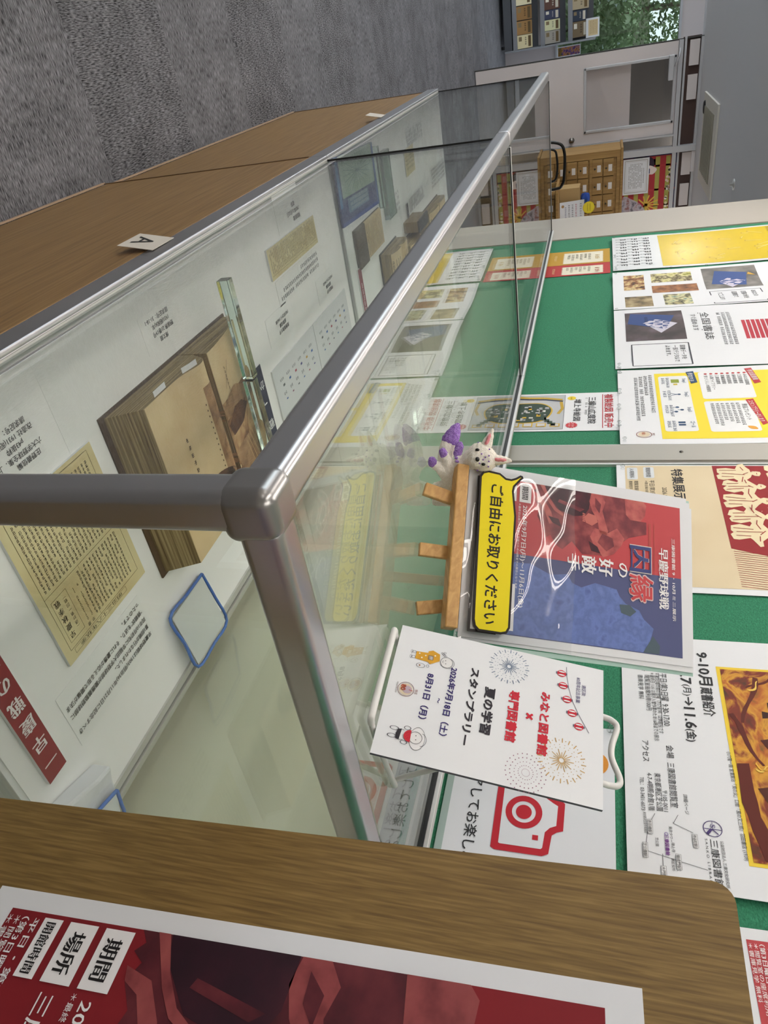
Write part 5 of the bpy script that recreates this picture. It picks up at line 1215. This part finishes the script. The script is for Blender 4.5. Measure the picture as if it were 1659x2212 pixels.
nodes = [(15, 27, -2, 13.5), (28, 25, -8, 11), (44, 25, -14, 10.5), (6, 38, 2, 10), (-1, 47, 4, 10), (-8, 64, 6, 17), (-4, 69, 5, 16.5), (-2.5, 60, 17, 8.5),
         (6, 14, 7, 7), (1.5, 6.2, 12, 5.6), (-1, 25, 10, 6), (-9, 21, 14, 5), (29, 12, -8, 7), (30, 6, -8, 6), (47, 12, -14, 7), (48, 6, -14, 6), (-4, 38, 6, 6)]
edges = [(0, 1), (1, 2), (0, 3), (3, 4), (4, 5), (5, 6), (5, 7), (0, 8), (8, 9), (0, 10), (10, 11), (1, 12), (12, 13), (2, 14), (14, 15), (3, 16)]
body = skin('body', nodes, edges, WOOL, an, 3)
hair('wool_fibres', body, 2600, .0022, mat('wool_fibre', '#ece6da', .9), an)
tl = skin('tail', [(6, 18, -4, 8), (-6, 18, -5, 9.5), (-20, 21, -5, 10.5), (-31, 25.5, -5, 9.8)], [(0, 1), (1, 2), (2, 3)], WOOL, an)
skin('tail_tip', [(-29, 24.6, -5, 11.2), (-36, 28, -5, 9.4), (-43, 31, -5, 6.4), (-48, 33.5, -5, 3)], [(0, 1), (1, 2), (2, 3)], VIO, tl)
skin('paw_tip', [(1, 6.4, 13, 6), (-2, 6.2, 16, 5)], [(0, 1)], VIO, an, 2)
skin('paw_tip', [(-9.5, 20.5, 15, 5.3), (-13, 19.5, 17, 4.6)], [(0, 1)], VIO, an, 2)
skin('paw_tip', [(-11, 36, 6, 5.4), (-19, 38, 6, 5.6), (-23, 39, 6, 3.5)], [(0, 1), (1, 2)], VIO, an, 2)
for k in range(16):
    a = -.3 + k * .22; skin('collar_tuft', [(3 + 11.5 * cos(a), 42 + 5 * cos(a) * .4 - 1.2 * k * .3, 4 + 12 * sin(a), 2.2), (4 + 13 * cos(a), 40 + 4 * cos(a) * .4 - 1.2 * k * .3, 4 + 13.5 * sin(a), 1.4)], [(0, 1)], VIO, an, 1) if k % 2 == 0 else None
for (nm, q) in (('ear', [(-21, 72, 8, 7), (-31, 76, 9, 4.8), (-39, 78.5, 9, 2.2)]), ('ear', [(-3, 83, 6, 7.2), (-2.5, 93, 6, 5), (-2, 101, 6, 2.3)])):
    e = skin(nm, q, [(0, 1), (1, 2)], WOOL, an, 2)
    m_ = [(q[0][0] * .8 + q[1][0] * .2, q[0][1] * .8 + q[1][1] * .2, q[0][2] + 6.2, 2.6), (q[1][0], q[1][1], q[1][2] + 4.6, 2.2), (q[1][0] * .5 + q[2][0] * .5, q[1][1] * .5 + q[2][1] * .5, q[1][2] + 2.4, 1.2)]
    skin('inner_ear', m_, [(0, 1), (1, 2)], PINK, e, 1)
def bead(a, b, c, r_, m, name, sq=1.0):
    bm = bmesh.new(); bmesh.ops.create_icosphere(bm, subdivisions=3, radius=r_ * .001)
    for v in bm.verts: v.co.z *= sq; v.co += A(a, b, c)
    return obj(name, bm, m, an, smooth=True)
BEAD = mat('black_bead', '#0c0b0c', .18)
bead(-2.3, 64, 26.0, 3.0, BEAD, 'nose', .85); bead(-14, 63, 21.6, 1.9, BEAD, 'eye', 1.45); bead(3.4, 70.5, 20.3, 1.8, BEAD, 'eye', 1.35)
for (a, b, c) in ((-9, 68.5, 23), (-5, 73, 22.2), (-2, 70.5, 22.6), (-7, 77, 20.5), (0, 77, 20.6), (2, 66, 21.5), (-15, 77, 17.3), (6, 76, 17), (-24, 62, 9), (10, 62, 12)): bead(a, b, c, 1.0, VIO, 'fur_spot')

# ------------------------------------------------------------------ wooden board in front on the right, with its poster
wb = thing('sign_board', 'tall oak coloured board standing at the right end of the nearer case', 'board', (.105, .217, 0))
bm = bmesh.new(); ZTOP = .7275 + ZB; X1 = .62; rc = .012
pts = [(.030, .0), (X1, .0), (X1, ZTOP - rc)] + [(X1 - rc + rc * cos(k * pi / 12), ZTOP - rc + rc * sin(k * pi / 12)) for k in range(1, 7)] + [(rc - rc * sin(k * pi / 12) - .0185, ZTOP - rc + rc * cos(k * pi / 12)) for k in range(0, 7)]
A0 = [bm.verts.new((x, 0, z)) for x, z in pts]; A1 = [bm.verts.new((x, .02, z)) for x, z in pts]; nn = len(pts)
bm.faces.new(A0); bm.faces.new(A1)
for k in range(nn): bm.faces.new((A0[k], A0[(k + 1) % nn], A1[(k + 1) % nn], A1[k])).material_index = 1
bpn = obj('panel', bm, [OAK, mat('board_edge', '#9c8352', .5)], wb)
for x in (.06, .50):
    box('foot', (x, x + .05, -.14, .18, 0, .03), OAK, wb, bev=.004); box('brace', (x + .005, x + .045, .0202, .06, .03, .40), OAK, wb, bev=.003)
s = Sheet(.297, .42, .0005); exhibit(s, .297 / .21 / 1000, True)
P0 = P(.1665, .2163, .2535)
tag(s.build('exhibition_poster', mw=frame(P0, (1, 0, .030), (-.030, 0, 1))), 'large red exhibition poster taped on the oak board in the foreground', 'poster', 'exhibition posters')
# dark metal ring clip on the top of the board
cl = thing('board_clip', 'dark metal spring clip on the top edge of the oak board', 'clip', (.170, .217, ZTOP))
CM = mat('clip_dark', '#3a3836', .35, .6); 
bm = bmesh.new(); tube(bm, [(.006 * 0, .010 + .0 + .011 * cos(k * pi / 10), .0045 + .011 * sin(k * pi / 10)) for k in range(20)], .0008, 8, closed=True)
for v in bm.verts: v.co.x *= 1
bm2 = bmesh.new(); 
prof = [(-.012, -.010), (-.012, .001), (-.004, .0085), (.004, .0085)]
pp = [(.0235 - .0245, -.012), (-.0012, .001), (.004, .009), (.017, .009), (.0222, .001), (.0222, -.012)]
o0 = [bm2.verts.new((0, y, z)) for y, z in pp]; o1 = [bm2.verts.new((.026, y, z)) for y, z in pp]
for k in range(5): bm2.faces.new((o0[k], o0[k + 1], o1[k + 1], o1[k]))
oc = obj('clip_body', bm2, CM, cl); sm = oc.modifiers.new('t', 'SOLIDIFY'); sm.thickness = .0009
bm.free()
bm = bmesh.new(); tube(bm, smooth_path([(.003, -.001, -.010), (.003, -.004, .004), (.006, -.008, .014), (.013, -.009, .0165), (.020, -.008, .014), (.023, -.004, .004), (.023, -.001, -.010)], 4), .0011, 8); obj('clip_wire', bm, mat('clip_steel', '#9a9894', .25, .9), cl)
bpy.data.objects.remove(_to); bpy.data.curves.remove(_tc)
